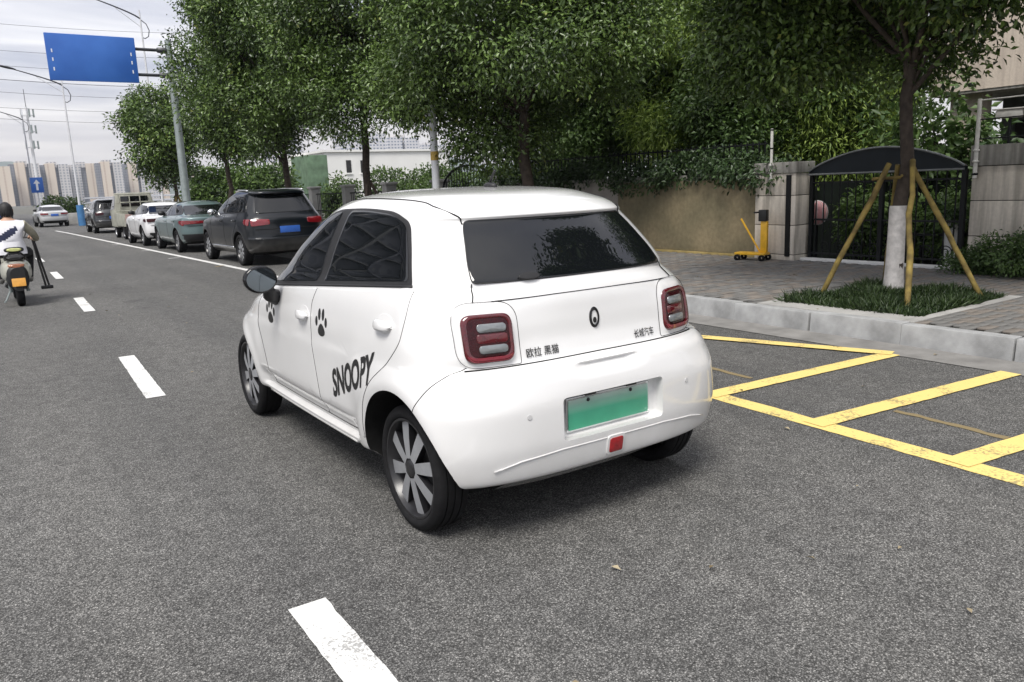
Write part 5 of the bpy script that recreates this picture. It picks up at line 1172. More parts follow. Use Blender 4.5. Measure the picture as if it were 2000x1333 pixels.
def street_lamp(label, loc, H, reach, extra=None):
    T = thing('street_lamp', label, 'street lamp', loc, 0, 'street lamps along the road')
    MB().tube([(0, 0, 0), (0, 0, H * 0.5), (0, 0, H)], [0.085, 0.065, 0.04], 12).build('post', M_LAMPP, T, smooth=True, sharp=50)
    k = np.linspace(0, 1, 9); arm = [(-reach * t, 0, H - 0.45 + 0.85 * t ** 0.8) for t in k]
    MB().tube(arm, [0.045 - 0.015 * t for t in k], 8).build('arm', M_HEAD, T, smooth=True)
    hx, hz = arm[-1][0], arm[-1][2]
    v, f = ellipsoid((0, 0, 0), (0.52, 0.16, 0.075), 16, 8); obj('lamp_head', [(hx - 0.4 + a + 0 * c, b, hz + 0.12 + c - a * 0.22) for a, b, c in v], f, M_HEAD, T)
    MB().tube([(0.0, 0, H - 0.5), (0.28, 0, H - 0.72), (0.40, 0, H - 1.05), (0.33, 0, H - 1.38), (0.14, 0, H - 1.5), (0.0, 0, H - 1.45)], 0.025, 6).build('scroll', M_HEAD, T, smooth=True)
    MB().tube([(0, 0, H - 0.9), (-reach * 0.55, 0, H + 0.03)], 0.02, 6).build('stay', M_LAMPP, T, smooth=True)
    MB().tube([(0, 0, 0), (0, 0, 0.35)], 0.14, 10).build('base', M_LAMPP, T, smooth=True, sharp=50)
    return T
b1 = at(324, 440, 47.0); street_lamp('nearest street lamp rising behind the blue overhead sign', (b1.x, 47.0, 0.0), 11.9, 2.2)
b2 = at(160, 432, 56.0); L2 = street_lamp('middle street lamp with a blue painted foot beside the silver sedan', (b2.x, 56.0, 0.0), 9.3, 2.5)
MB().tube([(0, 0, 0.02), (0, 0, 1.35)], 0.22, 12).build('painted_foot', mat('foot_blue', (0.05, 0.17, 0.36), 0.6, noise=0.2, nscale=3), L2, smooth=True, sharp=50)
b3 = at(74, 425, 84.0); street_lamp('farthest street lamp at the left edge', (b3.x, 84.0, 0.0), 9.6, 2.2)
# telecom mast
b = at(80, 400, 165.0); MT = thing('telecom_mast', 'thin white telecom mast with three rings of antennas', 'mast', (b.x, 165.0, 0))
MB().tube([(0, 0, 0), (0, 0, 18.5)], [0.35, 0.16], 10).build('mast_tube', M_LAMPP, MT, smooth=True); MB().tube([(0, 0, 18.5), (0, 0, 21.5)], 0.05, 6).build('lightning_rod', M_HEAD, MT)
for z in (11.5, 14.2, 17.0):
    MB().tube([(1.0 * math.cos(t), 1.0 * math.sin(t), z) for t in np.linspace(0, 2 * math.pi, 13)], 0.05, 5).build('platform_ring', M_LAMPP, MT)
    for k in range(5):
        t = 2 * math.pi * k / 5; MB().box(1.0 * math.cos(t) - 0.14, 1.0 * math.cos(t) + 0.14, 1.0 * math.sin(t) - 0.14, 1.0 * math.sin(t) + 0.14, z - 0.3, z + 1.1).build('antenna', M_SIGNW if k % 2 else M_GALV, MT)
# small blue direction sign
b = at(72, 362, 74.0); BS = thing('direction_sign', 'small blue sign with a white upward arrow on a post', 'road sign', (b.x, 74.0, 0))
MB().tube([(0, 0, 0), (0, 0, b.z + 0.6)], 0.06, 8).build('post', M_LAMPP, BS, smooth=True); MB().box(-0.46, 0.46, -0.12, -0.07, b.z - 0.62, b.z + 0.62).build('sign_plate', M_SIGNB, BS, bevel=0.02)
a = b.z; obj('arrow', [(-0.08, -0.125, a - 0.42), (0.08, -0.125, a - 0.42), (0.08, -0.125, a + 0.12), (0.24, -0.125, a + 0.12), (0, -0.125, a + 0.45), (-0.24, -0.125, a + 0.12), (-0.08, -0.125, a + 0.12)], [tuple(range(7))], M_SIGNW, BS, smooth=False)
# low things around the far junction
b = at(118, 396, 78.0); fb = thing('roadside_bush', 'round dark bush beyond the silver sedan', 'bush', (b.x, 78.0, 0)); foliage('foliage', [(0, 0, 1.2, 1.4, 1.0, 0.9), (0.9, 0, 1.0, 0.8, 0.8, 0.7)], 1600, 0.3, M_HEDGE, fb, 7, 25, 0.3); MB().tube([(0, 0, 0), (0, 0, 0.9)], 0.06, 6).build('stem', M_BARK, fb)
b = at(149, 440, 62.0); MB_ = MB().box(-0.55, 0.55, -0.2, 0.2, 0, 0.8); cbk = MB_.build('concrete_block', M_CONC, None, bevel=0.05); cbk.location = (b.x, 62.0, 0); tag(cbk, 'grey concrete block at the foot of the middle lamp', 'block')
p0, p1 = at(165, 386, 98.0), at(352, 384, 98.0)
BR = thing('bridge_railing', 'white bridge railing crossing behind the parked cars', 'railing', (p0.x, 98.0, 0)); w_ = p1.x - p0.x
for z in (1.95, 1.45): MB().box(0, w_, -0.06, 0.06, z - 0.11, z + 0.07).build('rail', M_SIGNW, BR, bevel=0.02)
for k in range(12): MB().box(w_ * k / 11 - 0.08, w_ * k / 11 + 0.08, -0.05, 0.05, 0, 1.5).build('post', M_SIGNW, BR)
MB().box(0, w_, 0.1, 0.4, 0, 0.95).build('parapet', M_CONC, BR)
# overhead wires
for k, (ya, yb) in enumerate(((30, 62), (84, 110), (112, 142), (140, 168), (166, 190), (200, 214), (222, 236))):
    a = at(-250, ya - 8, 66.0); c = at(460, yb + 4, 66.0); pts = []
    for i in range(25):
        t = i / 24; p = a.lerp(c, t); p.z -= 1.3 * t * (1 - t) * 1.2; pts.append(p)
    w = MB().tube(pts, 0.012 if k != 3 else 0.02, 5).build('overhead_wire', M_HEAD, None, smooth=True); tag(w, 'thin overhead wire across the pale sky, number %s from the top' % ('one two three four five six seven'.split()[k]), 'wire', 'overhead wires on the left')
# ---- high-rises
def tower_mat(name, c, win, sx, sz, fw=0.5, fh=0.5):
    """rendered wall with a grid of small windows, read in metres"""
    m = mat(name, c, 0.7, spec=0.3); N, L, b = nodes_of(m); tc = N.new('ShaderNodeTexCoord'); sp = N.new('ShaderNodeSeparateXYZ'); L.new(tc.outputs['Object'], sp.inputs[0])
    def cell(src, size, frac):
        d = N.new('ShaderNodeMath'); d.operation = 'DIVIDE'; d.inputs[1].default_value = size; L.new(src, d.inputs[0])
        fr = N.new('ShaderNodeMath'); fr.operation = 'FRACT'; L.new(d.outputs[0], fr.inputs[0]); g = N.new('ShaderNodeMath'); g.operation = 'LESS_THAN'; g.inputs[1].default_value = frac; L.new(fr.outputs[0], g.inputs[0]); return g.outputs[0]
    xy = N.new('ShaderNodeMath'); xy.operation = 'ADD'; L.new(sp.outputs[0], xy.inputs[0]); L.new(sp.outputs[1], xy.inputs[1])
    mu = N.new('ShaderNodeMath'); mu.operation = 'MULTIPLY'; L.new(cell(xy.outputs[0], sx, fw), mu.inputs[0]); L.new(cell(sp.outputs[2], sz, fh), mu.inputs[1])
    mx = N.new('ShaderNodeMixRGB'); L.new(mu.outputs[0], mx.inputs[0]); mx.inputs[1].default_value = (*c, 1); mx.inputs[2].default_value = (*win, 1); L.new(mx.outputs[0], b.inputs['Base Color']); return m
M_TC = tower_mat('tower_cream', (0.64, 0.555, 0.46), (0.50, 0.40, 0.32), 7.0, 3.0, 0.22, 0.9)
M_TG = tower_mat('tower_grey', (0.55, 0.53, 0.52), (0.24, 0.26, 0.30), 3.4, 3.0, 0.5, 0.55)
M_TD = tower_mat('tower_dark', (0.21, 0.22, 0.25), (0.13, 0.14, 0.17), 2.2, 3.0, 0.6, 0.5)
M_TW = tower_mat('tower_white', (0.60, 0.60, 0.62), (0.22, 0.25, 0.32), 3.0, 2.6, 0.55, 0.45)
def tower(label, px, D, pw, ptop, order, seed):
    b = at(px, 395, D); t = at(px, ptop, D); s = D / (27.72 / 36 * 2000) * 1.0; w = (at(px + pw, 395, D).x - b.x); h = t.z
    T = thing('apartment_tower', label, 'tower', (b.x, D, 0), 0, 'apartment towers on the far skyline'); x = 0; rg = random.Random(seed)
    for nm, fr, m, dy, dh in order:
        MB().box(x + 0.05, x + w * fr - 0.05, dy, dy + 18, 0, h * dh).build(nm, m, T); x += w * fr
    MB().box(w * 0.25, w * 0.6, 3, 12, h * 0.9, h * 1.04).build('roof_house', M_TG, T)
    return T
oA = [('window_bay', 0.40, M_TG, 1.5, 0.97), ('recess', 0.20, M_TD, 5, 0.96), ('cream_bay', 0.40, M_TC, 0, 1.0)]
oB = [('recess', 0.18, M_TD, 5, 0.97), ('cream_bay', 0.34, M_TC, 0, 1.0), ('recess', 0.12, M_TD, 6, 0.97), ('window_bay', 0.36, M_TG, 2, 0.98)]
for i, (px, pw, pt, od, D) in enumerate(((-32, 62, 326, oA, 980), (28, 60, 318, oB, 1000), (88, 56, 320, oB, 1010), (146, 52, 320, oA, 1020), (198, 50, 316, oB, 1000), (250, 48, 318, oB, 1030), (300, 34, 334, oA, 1150), (366, 26, 330, oA, 1100))):
    tower(['leftmost tower of the skyline, cut by the picture edge', 'cream tower behind the scooter rider and telecom mast', 'tower left of the middle street lamp', 'tower just right of the middle street lamp', 'cream tower above the small truck', 'tower above the white sedan', 'lower pale tower under the smallest street tree', 'narrow tower glimpsed right of the sign post'][i], px, D, pw, pt, od, i)
oC = [('window_bay', 0.45, M_TW, 0, 1.0), ('recess', 0.10, M_TD, 4, 0.97), ('window_bay', 0.45, M_TW, 0, 0.98)]
for i, (px, pw, pt, D) in enumerate(((528, 74, 268, 620), (612, 56, 300, 700), (676, 84, 258, 600), (766, 60, 268, 640), (832, 44, 282, 660))):
    tower(['pale tower seen between the two forked street trees', 'low pale tower left of the white building roof', 'tall grey white tower above the white building', 'grey white tower just left of the white pole', 'narrow pale tower behind the white pole'][i], px, D, pw, pt, oC, 20 + i)
hv = []; hf = []; xs = np.linspace(-900, 2600, 120); rgm = np.random.default_rng(4)
hh = 95 + 45 * np.sin(xs / 310 + 1.3) + 22 * np.sin(xs / 97) + rgm.normal(0, 3, 120)
for x, h in zip(xs, hh): hv += [(x, 3300, -1), (x, 3400, h * 0.75), (x, 3600, h), (x, 4000, -1)]
for i in range(119):
    for k in range(3): hf.append((4 * i + k, 4 * i + 4 + k, 4 * i + 5 + k, 4 * i + 1 + k))
tag(obj('hills', hv, hf, mat('hill_green', (0.06, 0.09, 0.05), 0.9, noise=0.3, nscale=0.01)), kind='structure')
# ---- white low building, green screen, hedges behind the pavement
WB = thing('white_building', 'low white building with two small dark windows behind the hedge', 'building', (0, 0, 0))
q0, q1, qt = at(640, 380, 62.0), at(880, 380, 62.0), at(700, 297, 62.0); M_WBL = mat('white_render', (0.74, 0.74, 0.72), 0.8, noise=0.06, nscale=0.5)
MB().box(q0.x, q1.x, 62.0, 74.0, 0, qt.z).build('wall', M_WBL, WB); MB().box(q0.x - 0.15, q1.x + 0.15, 61.85, 74.1, qt.z, qt.z + 0.18).build('parapet', M_WBL, WB)
for px in (681, 709):
    p = at(px, 325, 62.0); w = MB().box(p.x - 0.22, p.x + 0.22, 61.95, 62.05, p.z - 0.55, p.z + 0.5).build('window', M_GLASS, WB); MB().box(p.x - 0.3, p.x + 0.3, 61.9, 62.0, p.z - 0.68, p.z - 0.56).build('sill', M_WBL, w)
q2 = at(580, 380, 66.0); MB().box(q2.x, q0.x - 0.1, 66.0, 74.0, 0, at(600, 312, 66).z).build('side_wing', M_WBL, WB)
g0, g1, gt = at(605, 380, 55.0), at(645, 380, 55.0), at(625, 303, 55.0)
gs = MB().box(g0.x, g1.x, 55.0, 58.5, 0, gt.z).build('site_screen', mat('green_mesh', (0.10, 0.16, 0.10), 0.85, noise=0.3, nscale=2, bump=0.3, bscale=12), None, bevel=0.05); tag(gs, 'dark green screened box beside the white building', 'screen')
def hedge(px0, px1, ptop, D, label, n, size, m, seed, depth=1.2):
    a, b, t = at(px0, 380, D), at(px1, 380, D), at((px0 + px1) / 2, ptop, D); T = thing('hedge', label, 'hedge', ((a.x + b.x) / 2, D, 0)); w = (b.x - a.x) / 2; k = max(3, int(w * 1.6)); rg = np.random.default_rng(seed)
    lo = [(-w + 2 * w * (i + 0.5) / k, rg.uniform(-0.4, 0.4), t.z * 0.5 + rg.uniform(-0.1, 0.15), 2 * w / k * 0.9, depth, t.z * 0.52 * rg.uniform(0.85, 1.12)) for i in range(k)]
    foliage('foliage', lo, n, size, m, T, seed, 30, size * 1.1, shell=0.6); MB().box(-w * 0.9, w * 0.9, -0.3, 0.3, 0, t.z * 0.5).build('dark_core', M_DARK, T)  # one solid near-black box inside the leaves
hedge(372, 470, 332, 46.0, 'clipped green hedge left of the forked trees', 6500, 0.26, M_HEDGE, 201); hedge(468, 566, 322, 44.0, 'rounded green hedge between two street trunks behind the SUV', 7000, 0.26, M_HEDGE, 202)
hedge(640, 690, 345, 34.0, 'bright low hedge right of the green screen', 3500, 0.18, M_HEDGE, 203); hedge(740, 850, 328, 30.0, 'bright green hedge left of the white pole', 7000, 0.17, M_HEDGE, 204); hedge(855, 1010, 318, 24.0, 'light green hedge right of the white pole', 9000, 0.15, M_HEDGE, 205)
# garden fence with pale posts running on from the wall, and its arched gate
for i, y in enumerate((13.2, 16.2, 19.4, 22.6, 25.8, 29.0, 32.2, 35.4)):
    o = MB().box(-0.17, 0.17, -0.17, 0.17, 0, 1.52).build('fence_pillar', M_CONC, None, bevel=0.02); MB().box(-0.21, 0.21, -0.21, 0.21, 1.52, 1.60).build('cap', M_CONC, o, bevel=0.02); o.location = (8.5, y, 0.15)
    tag(o, 'square pale fence pillar, number %s from the arched gate' % ('one two three four five six seven eight'.split()[i]), 'pillar', 'pale pillars of the garden fence')
AG = thing('arched_gate', 'black arched railing gate showing over the hatchback roof', 'gate', (8.5, 14.7, 0.17))
for k in range(19):
    y = -1.28 + k * 0.142; MB().tube([(0, y, 0), (0, y, 1.25 + 0.62 * math.sqrt(max(0, 1 - (y / 1.33) ** 2)))], 0.012, 5).build('bar', M_IRON, AG)
MB().tube([(0, 1.33 * math.cos(t), 1.25 + 0.64 * math.sin(t)) for t in np.linspace(0, math.pi, 25)], 0.03, 6).build('arch_rail', M_IRON, AG, smooth=True)
for z in (0.15, 1.22): MB().box(-0.015, 0.015, -1.33, 1.33, z, z + 0.04).build('rail', M_IRON, AG)
FB = thing('garden_fence', 'dark iron fence between the pale pillars along the pavement', 'fence', (8.5, 16.4, 0.15))
for k in range(120): MB().box(-0.008, 0.008, 0.1 + k * 0.158, 0.116 + k * 0.158, 0, 1.35).build('bar', M_IRON, FB)
for z in (0.1, 0.7, 1.3): MB().box(-0.012, 0.012, 0, 19.0, z, z + 0.035).build('rail', M_IRON, FB)
# white pole by the kerb
UP = thing('utility_pole', 'white pole with a yellow band in front of the hedge', 'pole', (5.05, 10.15, 0.17)); MB().tube([(0, 0, 0), (0, 0, 1.5), (0, 0, 2.85)], [0.075, 0.071, 0.066], 14).build('pole_tube', M_LAMPP, UP, smooth=True, sharp=50)
MB().tube([(0, 0, 1.86), (0, 0, 2.02)], 0.0745, 14).build('band', mat('band_ochre', (0.42, 0.28, 0.06), 0.6, noise=0.2, nscale=6), UP, smooth=True, sharp=50); MB().tube([(0, 0, 0), (0, 0, 0.08)], 0.12, 14).build('base_plate', M_GALV, UP, smooth=True, sharp=50)
# apartment blocks across the road (seen mirrored in the hatchback's windows)
M_BALC = mat('balcony_grey', (0.17, 0.175, 0.18), 0.8, noise=0.1, nscale=0.5)
def block(label, x, y, w, l, h, seed):
    T = thing('apartment_block', label, 'building', (x, y, 0)); rg = random.Random(seed)
    MB().box(-w, 0, 0, l, 0, h).build('wall', M_TD, T); nf = int(h / 3.1)
    for k in range(1, nf): MB().box(-0.02, 0.9, 0.4, l - 0.4, k * 3.1 - 0.12, k * 3.1 + 0.12).build('balcony_slab', M_BALC, T)
    for k in range(1, nf): MB().box(-w + 0.4, -0.4, -0.9, 0.02, k * 3.1 - 0.12, k * 3.1 + 0.12).build('balcony_slab', M_BALC, T)
    for k in range(int(w / 4)): MB().box(-w + k * 4 + 0.1, -w + k * 4 + 0.5, -1.1, 0.02, 0, h - 0.3).build('fin', M_TD if k % 2 else M_BALC, T)
    for k in range(int(l / 5)): MB().box(-0.02, 1.1, k * 5 + 0.1, k * 5 + 0.5, 0, h - 0.3).build('fin', M_TD if k % 3 == 1 else M_TG, T)
block('tall balconied apartment block mirrored in the hatchback side windows', -13, 56, 24, 20, 62, 2)
# ------------------------------------------------------------------ scooter and rider
M_SKIN = mat('skin', (0.42, 0.25, 0.17), 0.55, noise=0.1, nscale=12); M_HAIR = mat('black_hair', (0.010, 0.009, 0.009), 0.55, noise=0.3, nscale=60, bump=0.6, bscale=90)
M_TEE = mat('white_cotton', (0.68, 0.68, 0.72), 0.9, noise=0.1, nscale=9, bump=0.5, bscale=14); M_SLEEVE = mat('khaki_cotton', (0.34, 0.32, 0.25), 0.9, noise=0.12, nscale=9, bump=0.4, bscale=14)
M_NAVY = mat('navy_cotton', (0.02, 0.025, 0.06), 0.9, noise=0.15); M_TROU = mat('black_trousers', (0.012, 0.012, 0.015), 0.85, noise=0.25, nscale=10, bump=0.5, bscale=12); M_SHOE = mat('shoe_grey', (0.30, 0.29, 0.27), 0.7, noise=0.2, nscale=20)
M_SCOOT = mat('scooter_cream', (0.46, 0.46, 0.40), 0.3, coat=0.8, noise=0.06); M_ORANGE = mat('orange_plate', (0.62, 0.30, 0.05), 0.5, noise=0.2, nscale=15); M_REFL = mat('reflector_lime', (0.52, 0.55, 0.22), 0.5, noise=0.15, nscale=20); M_LAMPO = mat('rear_lamp_orange', (0.42, 0.16, 0.08), 0.2, coat=1, noise=0.2, nscale=20)
SX, SY = -1.78, 11.20
def skin_mesh(name, verts, edges, radii, root, mats, level=3):
    me = bpy.data.meshes.new(name); me.from_pydata(verts, edges, []); o = bpy.data.objects.new(name, me); COL.objects.link(o)
    sk = o.modifiers.new('skin', 'SKIN'); sk.use_smooth_shade = True; sd = o.modifiers.new('sub', 'SUBSURF'); sd.levels = level; sd.render_levels = level
    for i, r in enumerate(radii): me.skin_vertices[0].data[i].radius = (r, r) if isinstance(r, (int, float)) else r
    for i in range(len(verts)): me.skin_vertices[0].data[i].use_root = (i == root)
    r = baked(o); bpy.data.objects.remove(o); r.materials.clear()
    for m in mats: r.materials.append(m)
    r.polygons.foreach_set('use_smooth', [True] * len(r.polygons)); return r
def build_scooter():
    T = thing('electric_scooter', 'cream and black electric scooter with orange plate at the left edge', 'scooter', (SX, SY, 0))
    for y, nm in ((0.0, 'rear_wheel'), (1.22, 'front_wheel')):
        v, f = lathe_x([(-0.03, 0.13), (-0.05, 0.15), (-0.055, 0.19), (-0.04, 0.222), (0.04, 0.222), (0.055, 0.19), (0.05, 0.15), (0.03, 0.13)], 32); o = obj(nm, v, f, M_TYRE, T, loc=(0, y, 0.222))
        v, f = lathe_x([(-0.04, 0.001), (-0.045, 0.06), (-0.03, 0.135), (0.03, 0.135), (0.045, 0.06), (0.04, 0.001)], 24); obj('hub', v, f, M_GALV, o)
    # tail shell: stacked rounded sections
    def loft(name, secs, m, par, n=20, e=2.6):
        v = []; f = []
        for (y, z, hw, hh) in secs:
            for k in range(n):
                t = 2 * math.pi * k / n; c, s = math.cos(t), math.sin(t); v.append((hw * math.copysign(abs(c) ** (2 / e), c), y, z + hh * math.copysign(abs(s) ** (2 / e), s)))
        for i in range(len(secs) - 1):
            for k in range(n): f.append((i * n + k, i * n + (k + 1) % n, (i + 1) * n + (k + 1) % n, (i + 1) * n + k))
        f += [tuple(range(n)), tuple((len(secs) - 1) * n + k for k in range(n))]
        me = mesh(name, v, f, m, True, 45); bm = bmesh.new(); bm.from_mesh(me); bmesh.ops.recalc_face_normals(bm, faces=bm.faces); bm.to_mesh(me); bm.free(); return link(name, me, par)
    loft('tail_shell', [(-0.20, 0.56, 0.09, 0.07), (-0.17, 0.55, 0.16, 0.14), (-0.05, 0.54, 0.20, 0.18), (0.2, 0.53, 0.215, 0.19), (0.5, 0.50, 0.20, 0.18), (0.62, 0.46, 0.14, 0.13)], M_SCOOT, T)
    loft('rear_panel', [(-0.225, 0.46, 0.10, 0.14), (-0.20, 0.45, 0.145, 0.19), (-0.10, 0.44, 0.155, 0.18)], M_BLACK, T)
    loft('seat', [(-0.16, 0.735, 0.08, 0.02), (-0.12, 0.745, 0.125, 0.04), (0.2, 0.745, 0.145, 0.045), (0.55, 0.735, 0.12, 0.04), (0.66, 0.73, 0.06, 0.02)], M_BLACK, T)
    loft('footboard', [(0.55, 0.27, 0.16, 0.05), (0.7, 0.26, 0.17, 0.045), (1.0, 0.27, 0.15, 0.045)], M_BLACK, T)
    loft('leg_shield', [(0.98, 0.55, 0.10, 0.30), (1.03, 0.58, 0.19, 0.36), (1.09, 0.60, 0.15, 0.33)], M_SCOOT, T)
    loft('rear_mudguard', [(-0.27, 0.27, 0.05, 0.02), (-0.24, 0.31, 0.075, 0.05), (-0.12, 0.40, 0.09, 0.06), (0.1, 0.44, 0.09, 0.05)], M_BLACK, T)
    loft('rear_lamp', [(-0.222, 0.625, 0.06, 0.018), (-0.205, 0.63, 0.105, 0.028), (-0.15, 0.635, 0.12, 0.03)], M_LAMPO, T)
    pl = MB().box(-0.09, 0.09, -0.006, 0.006, -0.062, 0.062).build('number_plate', M_ORANGE, T, bevel=0.01); pl.location = (0, -0.275, 0.385); pl.rotation_euler = (-0.25, 0, 0)
    MB().tube([(-0.13, -0.1, 0.72), (-0.13, -0.24, 0.77), (-0.08, -0.28, 0.82), (0.08, -0.28, 0.82), (0.13, -0.24, 0.77), (0.13, -0.1, 0.72)], 0.016, 8).build('grab_rail', M_BLACK, T, smooth=True)
    bk = loft('backrest', [(-0.305, 0.875, 0.085, 0.022), (-0.29, 0.875, 0.13, 0.042), (-0.26, 0.875, 0.12, 0.036)], M_BLACK, T); loft('reflector', [(-0.318, 0.875, 0.075, 0.018), (-0.30, 0.875, 0.098, 0.026)], M_REFL, bk)
    for s in (-1, 1):
        MB().tube([(s * 0.06, -0.25, 0.80), (s * 0.06, -0.28, 0.87)], 0.012, 6).build('backrest_stay', M_BLACK, T); MB().tube([(s * 0.11, 0.0, 0.222), (s * 0.13, -0.08, 0.52)], 0.022, 8).build('shock_absorber', M_GALV, T, smooth=True)
        MB().tube([(s * 0.08, 1.22, 0.222), (s * 0.08, 1.12, 0.62)], 0.02, 8).build('fork_leg', M_GALV, T, smooth=True)
        MB().tube([(s * 0.26, 1.0, 1.005), (s * 0.38, 0.955, 1.0)], 0.02, 10).build('grip', M_BLACK, T, smooth=True); MB().tube([(s * 0.22, 1.02, 1.01), (s * 0.27, 1.03, 1.13)], 0.008, 6).build('mirror_stalk', M_BLACK, T)
    MB().tube([(-0.27, 1.0, 1.005), (-0.1, 1.04, 1.0), (0.1, 1.04, 1.0), (0.27, 1.0, 1.005)], 0.014, 8).build('handlebar', M_BLACK, T, smooth=True); MB().tube([(0, 1.16, 0.5), (0, 1.04, 1.0)], 0.03, 8).build('steering_column', M_BLACK, T, smooth=True)
    loft('headlamp_cowl', [(1.0, 0.98, 0.06, 0.05), (1.06, 0.97, 0.11, 0.09), (1.16, 0.93, 0.08, 0.07)], M_SCOOT, T)
    MB().tube([(0.12, -0.02, 0.24), (0.10, 0.5, 0.26)], 0.025, 8).build('swing_arm', M_GALV, T, smooth=True)
    MB().tube([(-0.12, 0.05, 0.24), (-0.20, -0.12, 0.10), (-0.22, -0.2, 0.10)], 0.012, 6).build('side_stand', M_GALV, T, smooth=True)
build_scooter()
def build_rider():
    T = thing('person', 'scooter rider seen from behind in a white shirt and black trousers', 'person', (SX, SY, 0))
    V = [(0, 0.22, 0.84), (0, 0.21, 0.97), (0, 0.23, 1.10), (0, 0.27, 1.235), (0, 0.29, 1.315), (0, 0.31, 1.375),   # pelvis .. neck
         (0, 0.325, 1.43), (0, 0.33, 1.50)]
    R_ = [(0.17, 0.125), (0.165, 0.115), (0.185, 0.12), (0.17, 0.10), (0.075, 0.07), (0.050, 0.052), (0.074, 0.088), (0.060, 0.07)]
    E = [(0, 1), (1, 2), (2, 3), (3, 4), (4, 5), (5, 6), (6, 7)]
    for s in (-1, 1):
        b = len(V)
        V += [(s * 0.19, 0.28, 1.235), (s * 0.30, 0.36, 1.10), (s * 0.36, 0.50, 0.99), (s * 0.315, 0.72, 0.995), (s * 0.32, 0.90, 1.015), (s * 0.32, 0.96, 1.02)]
        R_ += [0.074, 0.064, 0.050, 0.038, 0.030, 0.034]; E += [(3, b), (b, b + 1), (b + 1, b + 2), (b + 2, b + 3), (b + 3, b + 4), (b + 4, b + 5)]
        b = len(V)
        V += [(s * 0.11, 0.30, 0.815), (s * 0.20, 0.52, 0.80), (s * 0.235, 0.72, 0.77), (s * 0.215, 0.70, 0.55), (s * 0.20, 0.68, 0.375), (s * 0.20, 0.70, 0.335), (s * 0.205, 0.84, 0.325)]
        R_ += [0.10, 0.088, 0.072, 0.062, 0.046, 0.045, 0.038]; E += [(0, b)] + [(b + i, b + i + 1) for i in range(6)]
    me = skin_mesh('body', V, E, R_, 0, [M_TEE, M_TROU, M_SKIN, M_SHOE, M_SLEEVE, M_NAVY])
    for p in me.polygons:
        c = p.center; i = 0
        if c.z < 0.90 and not (abs(c.x) > 0.26 and c.y > 0.45 and c.z > 0.93): i = 1
        if c.z > 1.305: i = 2
        if abs(c.x) > 0.205 and c.z > 0.93: i = 4
        if c.y > 0.55 and c.z > 0.93: i = 2
        if c.z < 0.385: i = 3
        if i == 0 and c.y < 0.24 and abs((c.z - 1.10) - 0.55 * (c.x + 0.02)) < 0.055 and c.x < 0.09: i = 5
        p.material_index = i
    bd = link('body', me, T)
    # hair: a cap with an uneven edge, plus loose locks at the nape
    v, f = ellipsoid((0, 0, 0), (0.093, 0.108, 0.118), 28, 18); rg = random.Random(3); hv = []
    for a, b, c in v:
        k = 1 + rg.uniform(-0.02, 0.05); z = c * k
        if b > 0.045 and c < 0.05: k *= 0.86
        if c < -0.075: k *= 0.8
        hv.append((a * k, 0.322 + b * k, 1.462 + max(z, -0.095)))
    hr = obj('hair', hv, f, M_HAIR, T)
    for i in range(26):
        a = rg.uniform(-2.9, -0.25); x, y = 0.085 * math.cos(a), 0.10 * math.sin(a); MB().tube([(x, 0.322 + y, 1.45), (x * 1.06, 0.322 + y * 1.06, 1.40), (x * 0.95, 0.325 + y * 0.95, 1.358)], [0.013, 0.011, 0.003], 5).build('hair_lock', M_HAIR, hr, smooth=True)
    for s in (-1, 1):
        obj('ear', *ellipsoid((s * 0.086, 0.335, 1.452), (0.014, 0.022, 0.032), 10, 8), M_SKIN, T)
        # hands closed round the grips
        pal = obj('hand', *ellipsoid((s * 0.32, 0.955, 1.028), (0.044, 0.036, 0.020), 14, 10), M_SKIN, T)
        for k in range(4):
            x = s * (0.287 + 0.022 * k); l = (0.9, 1.0, 0.97, 0.8)[k]; pts = [(x, 0.965, 1.030), (x, 0.965 + 0.032 * l, 1.022), (x, 0.965 + 0.036 * l, 0.996), (x, 0.965 + 0.012, 0.978)]
            obj('finger', *tube_geo(pts, [0.0095, 0.0092, 0.0088, 0.0075], 7), M_SKIN, pal)
        obj('finger', *tube_geo([(s * 0.285, 0.945, 1.02), (s * 0.268, 0.95, 1.0), (s * 0.272, 0.968, 0.984)], [0.011, 0.010, 0.008], 7), M_SKIN, pal)
    obj('nose', *ellipsoid((0, 0.425, 1.445), (0.014, 0.018, 0.022), 10, 8), M_SKIN, T)
    for s in (-1, 1): obj('eye', *ellipsoid((s * 0.032, 0.408, 1.462), (0.012, 0.007, 0.007), 10, 8), M_GLOSSBLK, T)
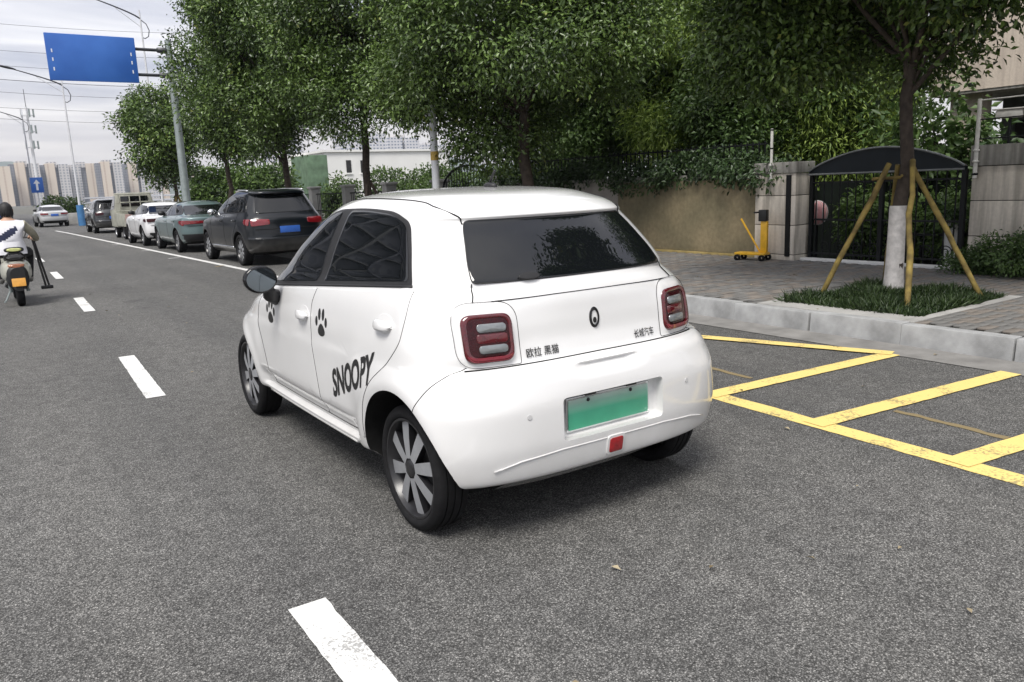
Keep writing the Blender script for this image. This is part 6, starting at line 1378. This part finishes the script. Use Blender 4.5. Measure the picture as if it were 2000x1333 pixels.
    obj('mouth', *ellipsoid((0, 0.412, 1.408), (0.022, 0.008, 0.006), 10, 8), mat('lips', (0.30, 0.10, 0.09), 0.5, noise=0.05), T)
    # shirt hem flaring over the seat
    hv = []; n = 32
    for k, (z, hw, hd) in enumerate(((0.98, 0.166, 0.128), (0.90, 0.182, 0.146), (0.82, 0.190, 0.155), (0.785, 0.192, 0.158))):
        for i in range(n):
            t = 2 * math.pi * i / n; w = 1 + 0.035 * math.sin(5 * t + k); hv.append((hw * w * math.cos(t), 0.22 + hd * w * math.sin(t), z))
    obj('shirt_hem', hv, [(k * n + i, k * n + (i + 1) % n, (k + 1) * n + (i + 1) % n, (k + 1) * n + i) for k in range(3) for i in range(n)], M_TEE, T)
build_rider()
ST = thing('folded_tripod', 'thin black folded stand hanging below the right handlebar grip', 'stand', (SX + 0.36, SY + 0.93, 0))
for dx, dy in ((0.0, 0.0), (0.05, 0.02)): MB().tube([(dx * 0.3 - 0.04, dy, 0.985), (dx * 0.7, dy, 0.6), (dx + 0.05, dy, 0.20)], 0.017, 7).build('tripod_leg', M_BLACK, ST, smooth=True)
MB().box(-0.02, 0.16, -0.03, 0.05, 0.14, 0.20).build('tripod_foot', M_BLACK, ST, bevel=0.02)
MB().tube([(-0.01, 0, 0.96), (-0.01, 0, 1.025), (0.03, 0, 1.0)], 0.014, 7).build('strap', M_BLACK, ST, smooth=True)
# ------------------------------------------------------------------ air
def haze():
    m = bpy.data.materials.new('haze_air'); m.use_nodes = True; N = m.node_tree.nodes; L = m.node_tree.links; N.clear()
    out = N.new('ShaderNodeOutputMaterial'); pv = N.new('ShaderNodeVolumePrincipled')
    pv.inputs['Color'].default_value = (0.80, 0.87, 0.97, 1); pv.inputs['Density'].default_value = 0.00022; pv.inputs['Anisotropy'].default_value = 0.3
    L.new(pv.outputs[0], out.inputs['Volume'])
    o = MB().box(-2990, 2990, -2490, 4490, -1.2, 160).build('haze', m); tag(o, kind='stuff', label='thin pale air over the whole street', cat='haze')
haze()
